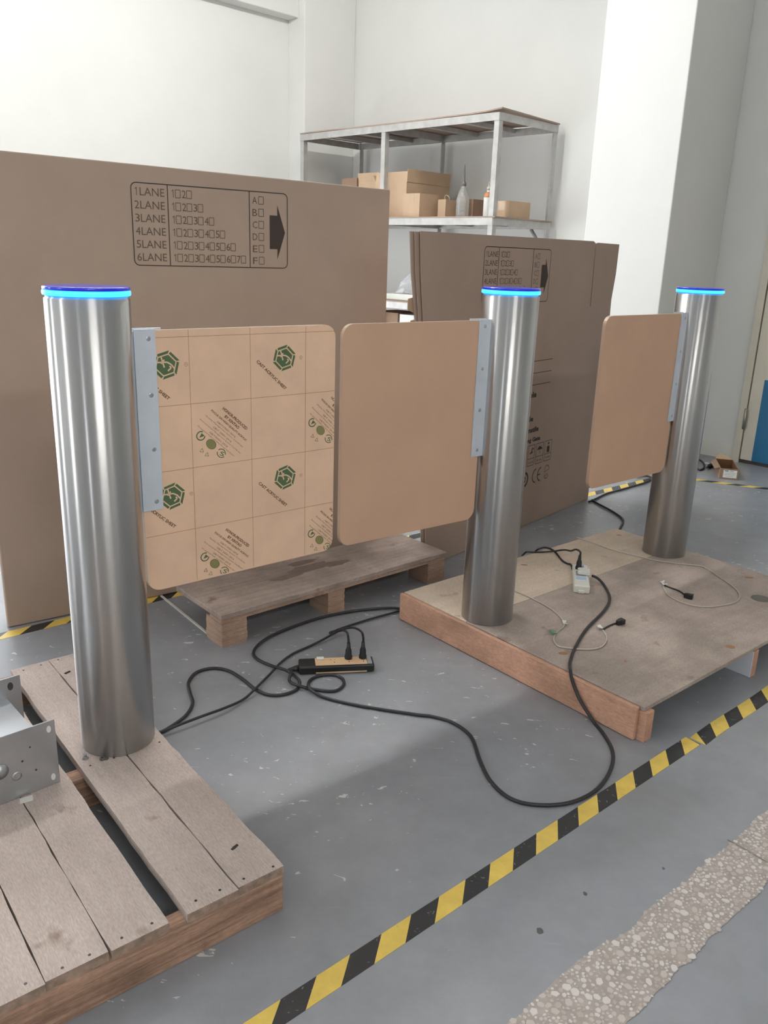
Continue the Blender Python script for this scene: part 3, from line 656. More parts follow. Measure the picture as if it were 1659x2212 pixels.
# ------------------------------------------------------------------ the two tall cartons
def one(pr, x, z, th):
    pr.line((x, z - th / 2), (x, z + th / 2), th * 0.09); pr.line((x - th * 0.22, z + th * 0.26), (x, z + th * 0.47), th * 0.09)
def lane_table(parent, P3, x0, x1, z0, z1, w, sep1, sep2, rows, rowz, th, cols, ink='print_ink_pale', arrow=None):
    pr = Print(P3, 0.0006); r = 0.016
    rr = rrect(x0, x1, z0, z1, r, 5)
    for a, b in zip(rr, rr[1:] + rr[:1]): 
        if hypot(a[0] - b[0], a[1] - b[1]) > 1e-6: pr.line(a, b, w)
    pr.line((sep1, z0), (sep1, z1), w); pr.line((sep2, z0), (sep2, z1), w)
    o1 = pr.build('printed_frame', 'print_ink', parent)
    pr = Print(P3, 0.0006)
    (ta, tb, da, dgap, la, lb) = cols
    for i, z in enumerate(rowz):
        wl = tb - ta
        if i == 0: one(pr, ta + wl * 0.085, z, th)
        else: pr.text(str(i + 1), ta, z - th / 2, th, wl * 0.15)
        pr.text('LANE', ta + wl * 0.185, z - th / 2, th, wl * 0.815)
        for k in range(i + 2):
            x = da + k * dgap; 
            if k == 0: one(pr, x + dgap * 0.28, z, th)
            else: pr.text(str(k + 1), x + dgap * 0.04, z - th / 2, th, dgap * 0.36)
            pr.frame(x + dgap * 0.46, z - th * 0.5, x + dgap * 0.90, z + th * 0.5, w * 0.7)
        pr.text('ABCDEF'[i], la, z - th / 2 - 0.002, th * 0.95, (lb - la) * 0.42); pr.frame(la + (lb - la) * 0.56, z - th / 2 - 0.002, lb, z + th / 2 - 0.002, w * 0.7)
    pr.build('printed_lane_list', ink, parent)['kind'] = 'stuff'
    pr = Print(P3, 0.0006); a0, a1, a2, ay, ah, at_ = arrow
    pr.poly([(a0, ay - ah * 0.62), (a1, ay - ah * 0.62), (a1, ay - ah), (a2, ay), (a1, ay + ah), (a1, ay + ah * 0.62), (a0, ay + ah * 0.62)])
    pr.build('printed_arrow', 'print_ink', parent)
d1 = Vector((-1.008 + 1.158, 2.456 - 2.347, 0))
PB1 = Plane((-1.158, 2.347), d1)
B1L, B1H = 1.411, 1.376
b1 = thing('carton', PB1.p(0.7, 0, -0.03), 'huge flattened brown carton standing upright behind the near gate wing', 'carton')
mb = MB()
mb.hexa([PB1.p(0, 0.0015, 0), PB1.p(B1L, 0.0015, 0), PB1.p(B1L, 0.0015, -0.022), PB1.p(0, 0.0015, -0.022), PB1.p(0.0, 1.386, 0), PB1.p(B1L, B1H - 0.004, 0), PB1.p(B1L, B1H - 0.004, -0.022), PB1.p(0.0, 1.386, -0.022)])
f1 = mb.build('front_panel', 'cardboard', b1, bevel=0.004)
MB().hexa([PB1.p(0.006, 0.0015, -0.024), PB1.p(B1L - 0.006, 0.0015, -0.024), PB1.p(B1L - 0.006, 0.0015, -0.05), PB1.p(0.006, 0.0015, -0.05), PB1.p(0.006, 1.376, -0.024), PB1.p(B1L - 0.006, B1H - 0.012, -0.024), PB1.p(B1L - 0.006, B1H - 0.012, -0.05), PB1.p(0.006, 1.376, -0.05)]).build('back_panel', 'cardboard', b1, bevel=0.004)
lane_table(f1, PB1.p, 0.464, 0.991, 1.0945, 1.3305, 0.0030, 0.577, 0.8515, 6, [1.3065 - 0.0375 * i - 0.0 for i in range(6)], 0.0225, (0.473, 0.567, 0.585, 0.0363, 0.862, 0.9025), arrow=(0.9245, 0.953, 0.982, 1.208, 0.0855, 0))
d2 = Vector((1.131 - 0.258, 4.163 - 3.102, 0))
PB2 = Plane((0.258, 3.102), d2)
b2 = thing('carton', PB2.p(0.5, 0, -0.03), 'flattened brown carton with slit flap standing behind the middle bollard', 'carton')
LE = [(-0.262, 1.228), (-0.250, 1.10), (-0.226, 0.95), (-0.19, 0.60), (-0.140, 0.0015)]      # bowed left edge, top to bottom
SL0, SL1, SZ = 1.010, 1.016, 0.955
prof = [(1.215, 0.0015), (1.222, 0.35), (1.240, 0.80), (1.233, 0.98), (1.252, 1.10), (1.254, 1.230), (SL1 + 0.02, 1.231), (SL1, 1.225), (SL1 + 0.012, SZ), (SL0 + 0.008, SZ), (SL0, 1.229), (SL0 - 0.02, 1.236)] + LE
f2 = MB().prism([PB2.p(s, z, 0) for s, z in prof], [PB2.p(s, z, -0.006) for s, z in prof]).build('front_panel', 'cardboard_grey', b2)
def sheet(dl, dr_, o0, o1, nm, m):      # the folded layers behind the front sheet
    pf = [(1.215 - dr_, 0.0015), (1.240 - dr_, 0.80), (1.250 - dr_, 1.229)] + [(a - dl * z / 1.228, z - (0.002 if z > 1 else 0)) for a, z in LE]
    return MB().prism([PB2.p(s, z, o0) for s, z in pf], [PB2.p(s, z, o1) for s, z in pf]).build(nm, m, b2)
sheet(0.020, 0.01, -0.010, -0.015, 'middle_panel', 'cardboard_grey')
sheet(0.034, 0.02, -0.017, -0.023, 'back_panel', 'cardboard_grey')
def edge_s(z): 
    for (a0, z0), (a1, z1) in zip(LE, LE[1:]):
        if z1 <= z <= z0: return a1 + (a0 - a1) * (z - z1) / (z0 - z1) - 0.034 * z / 1.228
    return LE[0][0]
for z0, z1, dd in ((0.955, 1.015, 0.030), (0.90, 0.94, 0.022)):      # torn flaps at the left edge
    P = [PB2.p(edge_s(z0) + 0.02, z0, -0.0245), PB2.p(edge_s(z0) - dd, z0 * 0.7 + z1 * 0.3, -0.026), PB2.p(edge_s(z1) - dd * 0.6, z1 * 0.9 + z0 * 0.1, -0.026), PB2.p(edge_s(z1) + 0.02, z1, -0.0245)]
    MB().prism(P, [p - PB2.n * 0.003 for p in P]).build('torn_flap', 'carton_light', b2)
lane_table(f2, PB2.p, 0.125, 0.620, 0.985, 1.1905, 0.0030, 0.224, 0.479, 6, [1.165 - 0.0325 * i for i in range(6)], 0.0200, (0.134, 0.218, 0.233, 0.034, 0.494, 0.530), arrow=(0.552, 0.583, 0.610, 1.086, 0.072, 0))
pr = Print(PB2.p, 0.0006)
for z in (0.740, 0.6895, 0.639): pr.line((0.36, z), (0.714, z), 0.0028)
for t, x1, z, h, w in (('ble', 0.600, 0.584, 0.026, 0.055), ('ile', 0.590, 0.480, 0.024, 0.045), ('rnstile', 0.644, 0.430, 0.024, 0.100), ('ding Gate', 0.666, 0.381, 0.026, 0.135)):
    pr.text(t, x1 - w, z, h, w, bold=0.045)
for x0, x1 in ((0.505, 0.557), (0.570, 0.626), (0.640, 0.703), (0.717, 0.778)):
    pr.frame(x0, 0.280, x1, 0.372, 0.0024); pr.line((x0, 0.312), (x1, 0.312), 0.0024)
for x, s in ((0.575, 'Careful'), (0.650, 'No wet'), (0.727, 'Upright')): pr.text(s, x, 0.290, 0.011, 0.044)
pr.line((0.587, 0.335), (0.610, 0.340), 0.006); pr.line((0.598, 0.338), (0.606, 0.358), 0.006); pr.line((0.604, 0.356), (0.618, 0.354), 0.005)   # hand mark
pr.poly([(0.648 + 0.048 * k / 8, 0.342 + 0.016 * sin(pi * k / 8)) for k in range(9)][::-1] ); pr.line((0.672, 0.322), (0.672, 0.345), 0.003)   # umbrella
pr.poly([(0.737, 0.318), (0.760, 0.318), (0.760, 0.347), (0.737, 0.347)]); pr.disc((0.749, 0.359), 0.006)
cx, cz = 0.555, 0.222
pr.ring((cx, cz), 0.031, 0.010, radians(100), radians(250), 16); pr.ring((cx, cz), 0.031, 0.010, radians(-75), radians(75), 16); pr.text('10', cx - 0.016, cz - 0.014, 0.028, 0.030, bold=0.02)
for x, a in ((0.640, 0), (0.684, 1)):
    pr.ring((x + 0.018, 0.224), 0.031, 0.0055, radians(95), radians(265), 16)
    if a: pr.line((x - 0.012, 0.224), (x + 0.012, 0.224), 0.0055)
pr.build('printed_marks', 'print_ink', f2)['kind'] = 'stuff'
pr = Print(PB2.p, 0.0006); pr.ring((0.752, 0.236), 0.020, 0.004, 0, pi, 12); pr.line((0.728, 0.228), (0.776, 0.234), 0.003); pr.ring((0.752, 0.212), 0.018, 0.004, pi, 2 * pi, 12); pr.text('LA', 0.738, 0.206, 0.014, 0.026)
pr.build('printed_marks', 'print_ink_pale', f2)['kind'] = 'stuff'

# ------------------------------------------------------------------ metal rack along the back wall
A0, A1, B0, B1, BM = 4.416, 5.05, 3.462, 5.375, 4.452
ZTOP, ZS2, ZS3 = 2.005, 1.395, 0.825
rk = thing('storage_rack', RM((A0 + A1) / 2, (B0 + B1) / 2, 0), 'tall steel angle storage rack with wooden shelves against the back wall', 'rack')
e = 0.038
for b in (B0, BM, B1 - e):
    MB().box(RM, A0, A0 + e, b, b + 0.004, 0, ZTOP).box(RM, A0, A0 + 0.004, b + 0.004, b + e, 0, ZTOP).build('post', 'rack_metal', rk)
    MB().box(RM, A1 - e, A1, b, b + 0.004, 0, ZTOP).box(RM, A1 - 0.004, A1, b + 0.004, b + e, 0, ZTOP).build('post', 'rack_metal', rk)
for z in (ZTOP, ZS2, ZS3, 0.25):
    MB().box(RM, A0 - 0.004, A0, B0, B1, z - 0.045, z).build('rail', 'rack_metal', rk)
    MB().box(RM, A1 - 0.03, A1 - 0.004, B0 + 0.005, B1 - 0.005, z - 0.045, z - 0.002).build('rail', 'rack_metal', rk)
    for b in (B0 - 0.004, BM - 0.004, B1):
        MB().box(RM, A0, A1, b, b + 0.004, z - 0.045, z).build('rail', 'rack_metal', rk)
    for b in (B0 + 0.33, B0 + 0.66, BM + 0.31, BM + 0.62):
        MB().box(RM, A0 + 0.005, A1 - 0.03, b, b + 0.03, z - 0.030, z - 0.002).build('cross_bar', 'rack_metal', rk)
    mb = MB(); n = 16          # boards sag and curl slightly
    for i in range(n):
        p0 = B0 - 0.02 + (B1 + 0.02 - B0) * i / n; p1 = B0 - 0.02 + (B1 + 0.02 - B0) * (i + 1) / n
        def lift(b, a):
            if z < ZTOP: return 0.0
            t = (b - B0) / (B1 - B0); w = (a - A0) / (A1 - A0)
            return 0.018 * math.exp(-((t - 0.0) / 0.05) ** 2) * (1 - w) + 0.008 * max(0, math.sin(t * 9)) * (0.4 + 0.6 * w)
        P = [(A0 - 0.006, p0), (A1 - 0.01, p0), (A1 - 0.01, p1), (A0 - 0.006, p1)]
        mb.hexa([RM(a, b, z + 0.0005 + lift(b, a)) for a, b in P] + [RM(a, b, z + 0.0085 + lift(b, a)) for a, b in P])
    mb.build('shelf_board', 'rack_board', rk)
MB().tube([RM(A1 - 0.02, B0 + 0.14, ZS2 - 0.045), RM(A1 - 0.02, B0 + 0.012, ZS2 - 0.20)], 0.012, 6).build('brace', 'rack_metal', rk)

ZSH = ZS2 + 0.009
GRP = 'things on the upper rack shelf'
def carton(name, label, a0, a1, b0, b1, z0, z1, m='carton_light', flaps=(), tape=False, rot=0.0, inner=True, cat='box', group=None):
    """open or closed carton; walls of real board thickness"""
    ca, cb = (a0 + a1) / 2, (b0 + b1) / 2
    def fr(a, b, z):
        x, y = a - ca, b - cb; return RM(ca + x * cos(rot) - y * sin(rot), cb + x * sin(rot) + y * cos(rot), z)
    t = thing(name, fr(ca, cb, z0), label, cat, group); w = 0.004
    mb = MB().box(fr, a0, a1, b0, b1, z0, z0 + w)
    mb.box(fr, a0, a0 + w, b0, b1, z0 + w, z1).box(fr, a1 - w, a1, b0, b1, z0 + w, z1).box(fr, a0 + w, a1 - w, b0, b0 + w, z0 + w, z1).box(fr, a0 + w, a1 - w, b1 - w, b1, z0 + w, z1)
    mb.build('body', m, t)
    for f in flaps:
        side, length, ang = f; dz, do = length * sin(ang), length * cos(ang)
        P = {'front': [(a0, b0, z1), (a0, b1, z1), (a0 - do, b1, z1 + dz), (a0 - do, b0, z1 + dz)], 'back': [(a1, b0, z1), (a1, b1, z1), (a1 + do, b1, z1 + dz), (a1 + do, b0, z1 + dz)],
             'right': [(a0, b0, z1), (a1, b0, z1), (a1, b0 - do, z1 + dz), (a0, b0 - do, z1 + dz)], 'left': [(a0, b1, z1), (a1, b1, z1), (a1, b1 + do, z1 + dz), (a0, b1 + do, z1 + dz)]}[side]
        q = [fr(*p) for p in P]; nn = (q[1] - q[0]).cross(q[3] - q[0]).normalized() * 0.003
        MB().prism(q, [x + nn for x in q]).build('flap', m, t)
    if not flaps or tape:
        if not flaps: MB().box(fr, a0, a1, b0, b1, z1, z1 + 0.003).build('lid', m, t)
        if tape:
            MB().box(fr, a0 - 0.0006, a0, cb - 0.024, cb + 0.024, z1 - 0.055, z1).build('sealing_tape', 'packing_tape', t)
    return t
carton('carton', 'tall open carton with raised flaps on the upper rack shelf', 4.50, 4.96, 4.309, 4.62, ZSH, 1.64, flaps=(('right', 0.085, radians(88)), ('front', 0.07, radians(95)), ('left', 0.06, radians(60))), group=GRP)
carton('carton', 'small taped carton in front of the tall open one', 4.445, 4.64, 4.128, 4.285, ZSH, 1.555, tape=True, group=GRP)
carton('carton', 'little carton with a string loop beside the clear bottle', 4.56, 4.70, 3.99, 4.06, ZSH, 1.520, m='carton_light', group=GRP)
carton('carton', 'plain brown carton standing behind the two bottles', 4.66, 4.86, 3.83, 3.93, ZSH, 1.525, m='carton_dark', group=GRP)
carton('carton', 'low flat carton at the right end of the upper rack shelf', 4.60, 4.83, 3.478, 3.60, ZSH, 1.505, m='carton_light', tape=True, group=GRP)
carton('carton', 'torn carton mostly hidden by the big left carton, on the upper shelf', 4.62, 4.86, 4.70, 4.93, ZSH, 1.668, flaps=(('front', 0.06, radians(80)), ('left', 0.05, radians(84))), group=GRP)
carton('carton', 'small dark carton peeking above the big left carton top edge', 4.62, 4.80, 4.95, 5.12, ZSH, 1.695, m='carton_dark', group=GRP)
o = MB().tube(smooth_path([RM(4.60, 4.03, 1.522), RM(4.60, 4.035, 1.545), RM(4.60, 4.015, 1.552), RM(4.60, 3.995, 1.536), RM(4.60, 3.992, 1.523)], 5), 0.002, 6).build('string_loop', 'cord_white'); tag(o, 'loop of string lying over the little carton on the shelf', 'string')
bt = thing('squeeze_bottle', RM(4.60, 3.872, ZSH), 'clear plastic bottle with long dark spout on the upper rack shelf', 'bottle', GRP)
MB().lathe(RM(4.60, 3.872, ZSH), [(0.040, 0), (0.045, 0.006), (0.045, 0.03), (0.0425, 0.036), (0.045, 0.042), (0.045, 0.055), (0.0425, 0.061), (0.045, 0.067), (0.045, 0.08), (0.0425, 0.086), (0.046, 0.095), (0.045, 0.115), (0.036, 0.150), (0.024, 0.180), (0.015, 0.195), (0.015, 0.205)], 32).build('bottle_body', 'bottle_clear', bt)
MB().lathe(RM(4.60, 3.872, ZSH + 0.2045), [(0.017, 0), (0.017, 0.018), (0.008, 0.028), (0.0065, 0.06), (0.003, 0.13)], 20).build('spout', 'bottle_tip', bt)
bt = thing('glue_bottle', RM(4.60, 3.655, ZSH), 'white bottle with orange shoulder and pale nozzle near the rack post', 'bottle', GRP)
bb = MB().lathe(RM(4.60, 3.655, ZSH), [(0.027, 0), (0.029, 0.005), (0.029, 0.13), (0.026, 0.145), (0.012, 0.160), (0.012, 0.17)], 28).build('bottle_body', 'paper_white', bt)
MB().lathe(RM(4.60, 3.655, ZSH), [(0.0293, 0.125), (0.0293, 0.1305), (0.0263, 0.1455), (0.0123, 0.1605)], 28).build('shoulder_band', 'bottle_orange', bt)
MB().lathe(RM(4.60, 3.655, ZSH + 0.1702), [(0.013, 0), (0.013, 0.018), (0.006, 0.024), (0.002, 0.055)], 16).build('nozzle', 'cord_white', bt)
# lower tiers, seen through the gap between the two big cartons
Z3 = ZS3 + 0.009
def crumple(c, rx, ry, h, seed):
    rnd = random.Random(seed); mb = MB(); n, m = 18, 7; rows = []
    for j in range(m):
        f = j / (m - 1); row = []
        for i in range(n):
            t = 2 * pi * i / n; k = (1 - f) ** 0.6 * rnd.uniform(0.8, 1.2); row.append(c + E1 * (rx * k * cos(t)) + E2 * (ry * k * sin(t)) + EZ * (h * f * rnd.uniform(0.8, 1.15) if j else 0))
        rows.append(row)
    vs = sum(rows, []); fs = [(j * n + i, j * n + (i + 1) % n, (j + 1) * n + (i + 1) % n, (j + 1) * n + i) for j in range(m - 1) for i in range(n)] + [tuple(range(n))[::-1], tuple((m - 1) * n + i for i in range(n))]
    return mb.add(vs, fs)
tag(crumple(RM(4.74, 4.36, Z3 + 0.045), 0.16, 0.17, 0.20, 3).build('wrapping_film', 'wrap_film'), 'crumpled clear wrapping film heaped on the middle rack shelf', 'film')
tag(MB().box(RM, 4.50, 4.98, 4.10, 4.62, Z3, Z3 + 0.042).build('foam_tray', 'foam_white', bevel=0.004), 'flat white foam tray under the heap of wrapping film', 'tray')
tag(MB().box(RM, 4.44, 4.52, 3.98, 4.09, Z3, Z3 + 0.022).build('paper_pad', 'socket_blue', bevel=0.002), 'pale blue pad at the middle rack shelf edge', 'pad')
carton('carton', 'closed brown carton on the lowest rack shelf between the big cartons', 4.46, 4.75, 4.31, 4.60, 0.259, 0.74, m='carton_dark')
carton('carton', 'white carton on the lowest rack shelf beside the brown one', 4.46, 4.85, 3.95, 4.29, 0.259, 0.735, m='foam_white')

# ------------------------------------------------------------------ small open carton by the door, with its clutter
Oc = at(1553, 1034); fc = Frame((Oc.x, Oc.y), radians(14))
ct = thing('parts_carton', fc.p(0.12, -0.05, 0), 'small open parts carton with white label on the floor by the door', 'box')
def cf(u, v, z): return fc.p(u, -v, z)
w = 0.003; cw, cl_, ch = 0.098, 0.25, 0.062
MB().box(cf, 0, cl_, 0, cw, 0, w).box(cf, 0, w, 0, cw, w, ch).box(cf, cl_ - w, cl_, 0, cw, w, ch).box(cf, w, cl_ - w, 0, w, w, ch).box(cf, w, cl_ - w, cw - w, cw, w, ch).build('body', 'carton_dark', ct)
MB().box(cf, w + 0.001, cl_ - w - 0.001, w + 0.001, cw - w - 0.001, w, w + 0.002).box(cf, w, w + 0.001, w, cw - w, w, ch - 0.001).box(cf, cl_ - w - 0.001, cl_ - w, w, cw - w, w, ch - 0.001).box(cf, w, cl_ - w, w, w + 0.001, w, ch - 0.001).box(cf, w, cl_ - w, cw - w - 0.001, cw - w, w, ch - 0.001).build('shaded_inner_faces', 'carton_inside_shade', ct)  # added inner skin, its dark brown stands in for shade inside the carton
q = [cf(cl_, 0.0, ch), cf(cl_, cw, ch), cf(cl_ + 0.018, cw * 0.62, ch + 0.020), cf(cl_ + 0.014, 0.02, ch + 0.030)]
MB().prism(q, [x + fc.u * 0.002 for x in q]).build('flap', 'carton_light', ct)
q = [cf(0.02, 0, ch), cf(cl_ - 0.01, 0, ch), cf(cl_ - 0.03, -0.028, ch - 0.015), cf(0.03, -0.028, ch - 0.012)]
MB().prism(q, [x + EZ * 0.002 for x in q]).build('flap', 'carton_dark', ct)
lb = MB().box(cf, -0.0008, 0, 0.018, 0.090, 0.010, 0.054).build('paper_label', 'paper_white', ct)
lbm = MB()
for z, a, b, hh in ((0.047, 0.024, 0.044, 0.004), (0.047, 0.052, 0.072, 0.002), (0.036, 0.028, 0.082, 0.001), (0.028, 0.024, 0.08, 0.001), (0.019, 0.03, 0.07, 0.001)): lbm.box(cf, -0.0012, -0.0008, a, b, z, z + hh)
lbm.build('label_print', 'print_ink', lb)
pts = [at(1500, 1000, 0.006), at(1509, 993, 0.012), at(1519, 1000, 0.020), at(1521, 1010, 0.008), at(1512, 1015, 0.006), at(1503, 1011, 0.006), at(1497, 1017, 0.006)]
tag(MB().tube(smooth_path(pts, 6), 0.006, 8).build('cable_coil', 'black_rubber'), 'tangled black cable on the floor left of the small open carton', 'cable')
pa, pb = at(1527, 1010.5, 0.013), at(1544, 1001, 0.013)
ad = thing('power_adapter', at(1530, 1008, 0), 'black adapter lead with white tag beside the small open carton', 'adapter')
MB().tube([pa, pa.lerp(pb, 0.3), pa.lerp(pb, 0.32), pa.lerp(pb, 0.8), pb], [0.005, 0.006, 0.013, 0.013, 0.011], 8).build('adapter_body', 'black_plastic', ad)
pc = at(1526, 1007, 0.004)
MB().hexa([pc + Vector((x, y, z)) for z in (0.018, 0.020) for x, y in ((-0.012, -0.01), (0.012, -0.01), (0.012, 0.012), (-0.012, 0.012))]).build('tag', 'paper_white', ad)

# ------------------------------------------------------------------ power strips
# wood-faced strip on the floor
Ob = Vector((-0.178, 2.116, 0)); azb = atan2(0.167, 0.026); fb = Frame((Ob.x, Ob.y), azb)
ps = thing('power_strip', fb.p(0.08, 0.025, 0), 'black power strip with wood-look face lying on the grey floor', 'power strip')
MB().box(fb.p, -0.048, 0.168, 0.0, 0.055, 0.001, 0.026).build('housing', 'black_plastic', ps, bevel=0.005)
MB().box(fb.p, -0.001, 0.148, 0.003, 0.047, 0.0262, 0.0285).build('face_plate', 'strip_wood', ps, bevel=0.0008)
MB().box(fb.p, 0.000, 0.146, -0.0012, 0.0, 0.004, 0.0075).build('trim_line', 'strip_wood', ps)
MB().box(fb.p, 0.004, 0.025, 0.034, 0.047, 0.0287, 0.0330).build('switch', 'paper_white', ps, bevel=0.001)
MB().box(fb.p, 0.149, 0.162, 0.004, 0.050, 0.0262, 0.0275).build('end_cap', 'socket_grey', ps, bevel=0.0008)
for u in (0.054, 0.096, 0.138):
    so = MB().box(fb.p, u - 0.0012, u + 0.0012, 0.014, 0.020, 0.0286, 0.0288).build('socket_hole', 'black_plastic', ps)
for dx in (-0.006, 0.006): MB().box(fb.p, 0.050 + dx - 0.002, 0.050 + dx + 0.002, 0.031, 0.0325, 0.0286, 0.0288).build('socket_hole', 'black_plastic', ps)
MB().tube([fb.p(-0.046, 0.022, 0.012), fb.p(-0.060, 0.020, 0.011), fb.p(-0.078, 0.015, 0.009)], [0.010, 0.008, 0.0055], 10).build('cord_grip', 'black_plastic', ps)
def plug_up(name, label, c, cordpts, r, cat='plug', hgt=0.05, group=None):
    t = thing(name, c, label, cat, group); c = Vector(c)
    MB().lathe(c + EZ * 0.0004, [(0.0115, 0), (0.0115, 0.007), (0.0095, 0.012), (0.0090, 0.026), (0.0060, 0.034), (0.0048, hgt)], 14).build('plug_body', 'black_plastic', t)
    MB().tube(smooth_path([c + EZ * (hgt - 0.004)] + [Vector(p) for p in cordpts], 6), r, 8).build('cord', 'black_rubber', t); return t
c7 = lambda x, y, z=0.0045: at(340 + x / 2.592, 1140 + y / 2.592, z)
S1 = fb.p(0.096, 0.038, 0.0287); S2 = fb.p(0.138, 0.038, 0.0287)
plug_up('mains_lead', 'black lead in the wood-faced strip, plug nearer the switch', S1, [S1 + EZ * 0.062 + fb.u * -0.001, S1 + EZ * 0.076 + fb.v * 0.012 - fb.u * 0.004, c7(1040, 575, 0.034), c7(1005, 580, 0.016), c7(975, 590, 0.008), c7(966, 587, 0.006), c7(985, 580, 0.006), c7(1050, 556, 0.006), c7(1200, 508, 0.006), c7(1356, 466, 0.006), c7(1420, 447, 0.006)], 0.0036)
plug_up('mains_lead', 'long black lead in the wood-faced strip running off to the slatted pallet', S2, [S2 + EZ * 0.064, S2 + EZ * 0.080 + fb.v * 0.010 - fb.u * 0.006, c7(1095, 560, 0.040), c7(1040, 566, 0.024), c7(1000, 585, 0.014), c7(930, 625, 0.010), c7(860, 660, 0.006), c7(760, 705), c7(690, 757, 0.008), c7(645, 805, 0.012), c7(600, 850, 0.005), c7(550, 900, 0.013), c7(480, 962, 0.006), c7(380, 1008, 0.012), c7(250, 1055, 0.014), c7(120, 1104, 0.014), c7(20, 1142, 0.012), c7(-60, 1170, 0.010)], 0.0036)
# extension cord from under the platform round the floor to the slatted pallet
tag(MB().tube(smooth_path([c7(1460, 470, 0.007), c7(1358, 452, 0.007), c7(1270, 450, 0.007), c7(1100, 466, 0.007), c7(900, 507, 0.007), c7(700, 577, 0.007), c7(595, 632, 0.007), c7(540, 690, 0.007), c7(560, 735, 0.007), c7(640, 773, 0.007), c7(690, 788, 0.018), c7(740, 808, 0.014), c7(790, 850, 0.012), c7(795, 882, 0.006), c7(770, 912), c7(700, 935), c7(620, 935), c7(545, 902, 0.005), c7(480, 850), c7(400, 802), c7(310, 787), c7(220, 810), c7(175, 865), c7(183, 925), c7(197, 985), c7(155, 1055), c7(60, 1124), c7(0, 1152), c7(-70, 1175)], 7), 0.0045, 9).build('extension_cord', 'black_rubber'), 'thick black cord curving from the platform corner round to the slatted pallet', 'cord')
P5 = lambda x, y, z=0.0045: at(x, y, z)
def onside(x, y, u):
    """point of the pixel's ray on the platform's side, u in front of the side board"""
    d = ray(x, y); t = (RP.p(u, 0, 0) - CAM).dot(RP.u) / d.dot(RP.u); return CAM + d * t
cord2 = [fb.p(-0.077, 0.016, 0.009), c7(752, 812, 0.022), c7(738, 845, 0.020), c7(750, 868, 0.012), c7(790, 884, 0.013), c7(850, 900), c7(930, 913), c7(1000, 912), c7(1042, 880), c7(1035, 845), c7(985, 824), c7(910, 828), c7(860, 850), c7(845, 880, 0.012), c7(865, 912, 0.012), c7(950, 955), c7(1150, 1000), c7(1450, 1046), P5(935, 1548), P5(980, 1562), P5(1018, 1592), P5(1038, 1645), P5(1062, 1690), P5(1105, 1726), P5(1165, 1739), P5(1235, 1733), P5(1290, 1705), P5(1320, 1660), P5(1323, 1622), P5(1303, 1584), P5(1284, 1561, 0.005)]
cord2 += [onside(1256, 1518, -0.022), onside(1243, 1490, -0.020), onside(1235, 1466, -0.019), onside(1232.5, 1450, -0.014) , P5(1231.5, 1440, HP + 0.0052), P5(1232, 1428, HP + 0.0045), P5(1241, 1402, HP + 0.0045), P5(1266, 1360, HP + 0.0045), P5(1306, 1318, HP + 0.0045), P5(1317, 1292, HP + 0.0045), P5(1306, 1266, HP + 0.0045), P5(1292, 1250, HP + 0.020), P5(1279, 1243.5, HP + 0.030)]
tag(MB().tube(smooth_path(cord2, 7), 0.0045, 9).build('extension_cord', 'black_rubber'), 'long black cord looping over the floor and up onto the plywood platform', 'cord')

# white strip on the platform
azw = atan2(0.676 - 0.639, 2.765 - 2.566); fw = Frame((0.6385, 2.562), azw)
def wf(u, v, z): return fw.p(u, -v, z)
wsx = thing('power_strip', wf(0.10, 0.026, HP), 'white power strip with blue switch on the plywood platform', 'power strip')
MB().box(wf, 0.0, 0.205, 0.0, 0.053, HP + 0.0005, HP + 0.028).build('housing', 'white_plastic', wsx, bevel=0.004)
MB().box(wf, 0.042, 0.196, 0.006, 0.047, HP + 0.0282, HP + 0.030).build('face_plate', 'foam_white', wsx, bevel=0.0006)
MB().box(wf, 0.048, 0.076, 0.009, 0.043, HP + 0.0302, HP + 0.0308).build('socket', 'socket_blue', wsx)
MB().box(wf, 0.084, 0.128, 0.009, 0.043, HP + 0.0302, HP + 0.0308).build('socket', 'socket_grey', wsx)
MB().box(wf, 0.136, 0.158, 0.024, 0.043, HP + 0.0302, HP + 0.0308).build('socket', 'socket_blue', wsx)
MB().box(wf, 0.170, 0.186, 0.024, 0.038, HP + 0.0302, HP + 0.0335).build('switch', 'switch_blue', wsx, bevel=0.001)
MB().box(wf, -0.006, 0.004, 0.016, 0.036, HP + 0.002, HP + 0.012).build('hanger', 'white_plastic', wsx, bevel=0.002)
pw = thing('plug', wf(0.105, 0.03, HP + 0.031), 'flat white plug pushed into the white power strip', 'plug')
MB().box(wf, 0.090, 0.124, 0.014, 0.056, HP + 0.0312, HP + 0.046).build('plug_body', 'white_plastic', pw, bevel=0.003)
MB().box(wf, 0.092, 0.098, 0.018, 0.048, HP + 0.0462, HP + 0.049).build('grip_rib', 'white_plastic', pw, bevel=0.001)
MB().box(wf, 0.112, 0.118, 0.018, 0.048, HP + 0.0462, HP + 0.049).build('grip_rib', 'white_plastic', pw, bevel=0.001)
cz = lambda x, y, z=HP + 0.004: at(1130 + x / 8.73, 1160 + y / 8.73, z)
S3 = wf(0.150, 0.019, HP + 0.031)
plug_up('mains_lead', 'black lead plugged into the white power strip', S3, [S3 + EZ * 0.062, S3 + EZ * 0.066 + Vector((-0.012, 0.015, 0)), cz(900, 262, HP + 0.06), cz(800, 245, HP + 0.03), cz(700, 250, HP + 0.015), cz(580, 268, HP + 0.010), cz(400, 280, HP + 0.004), cz(200, 287, HP + 0.004), cz(80, 283, HP + 0.004), at(1136, 1193, HP - 0.005), at(1128, 1200, 0.02)], 0.0034)
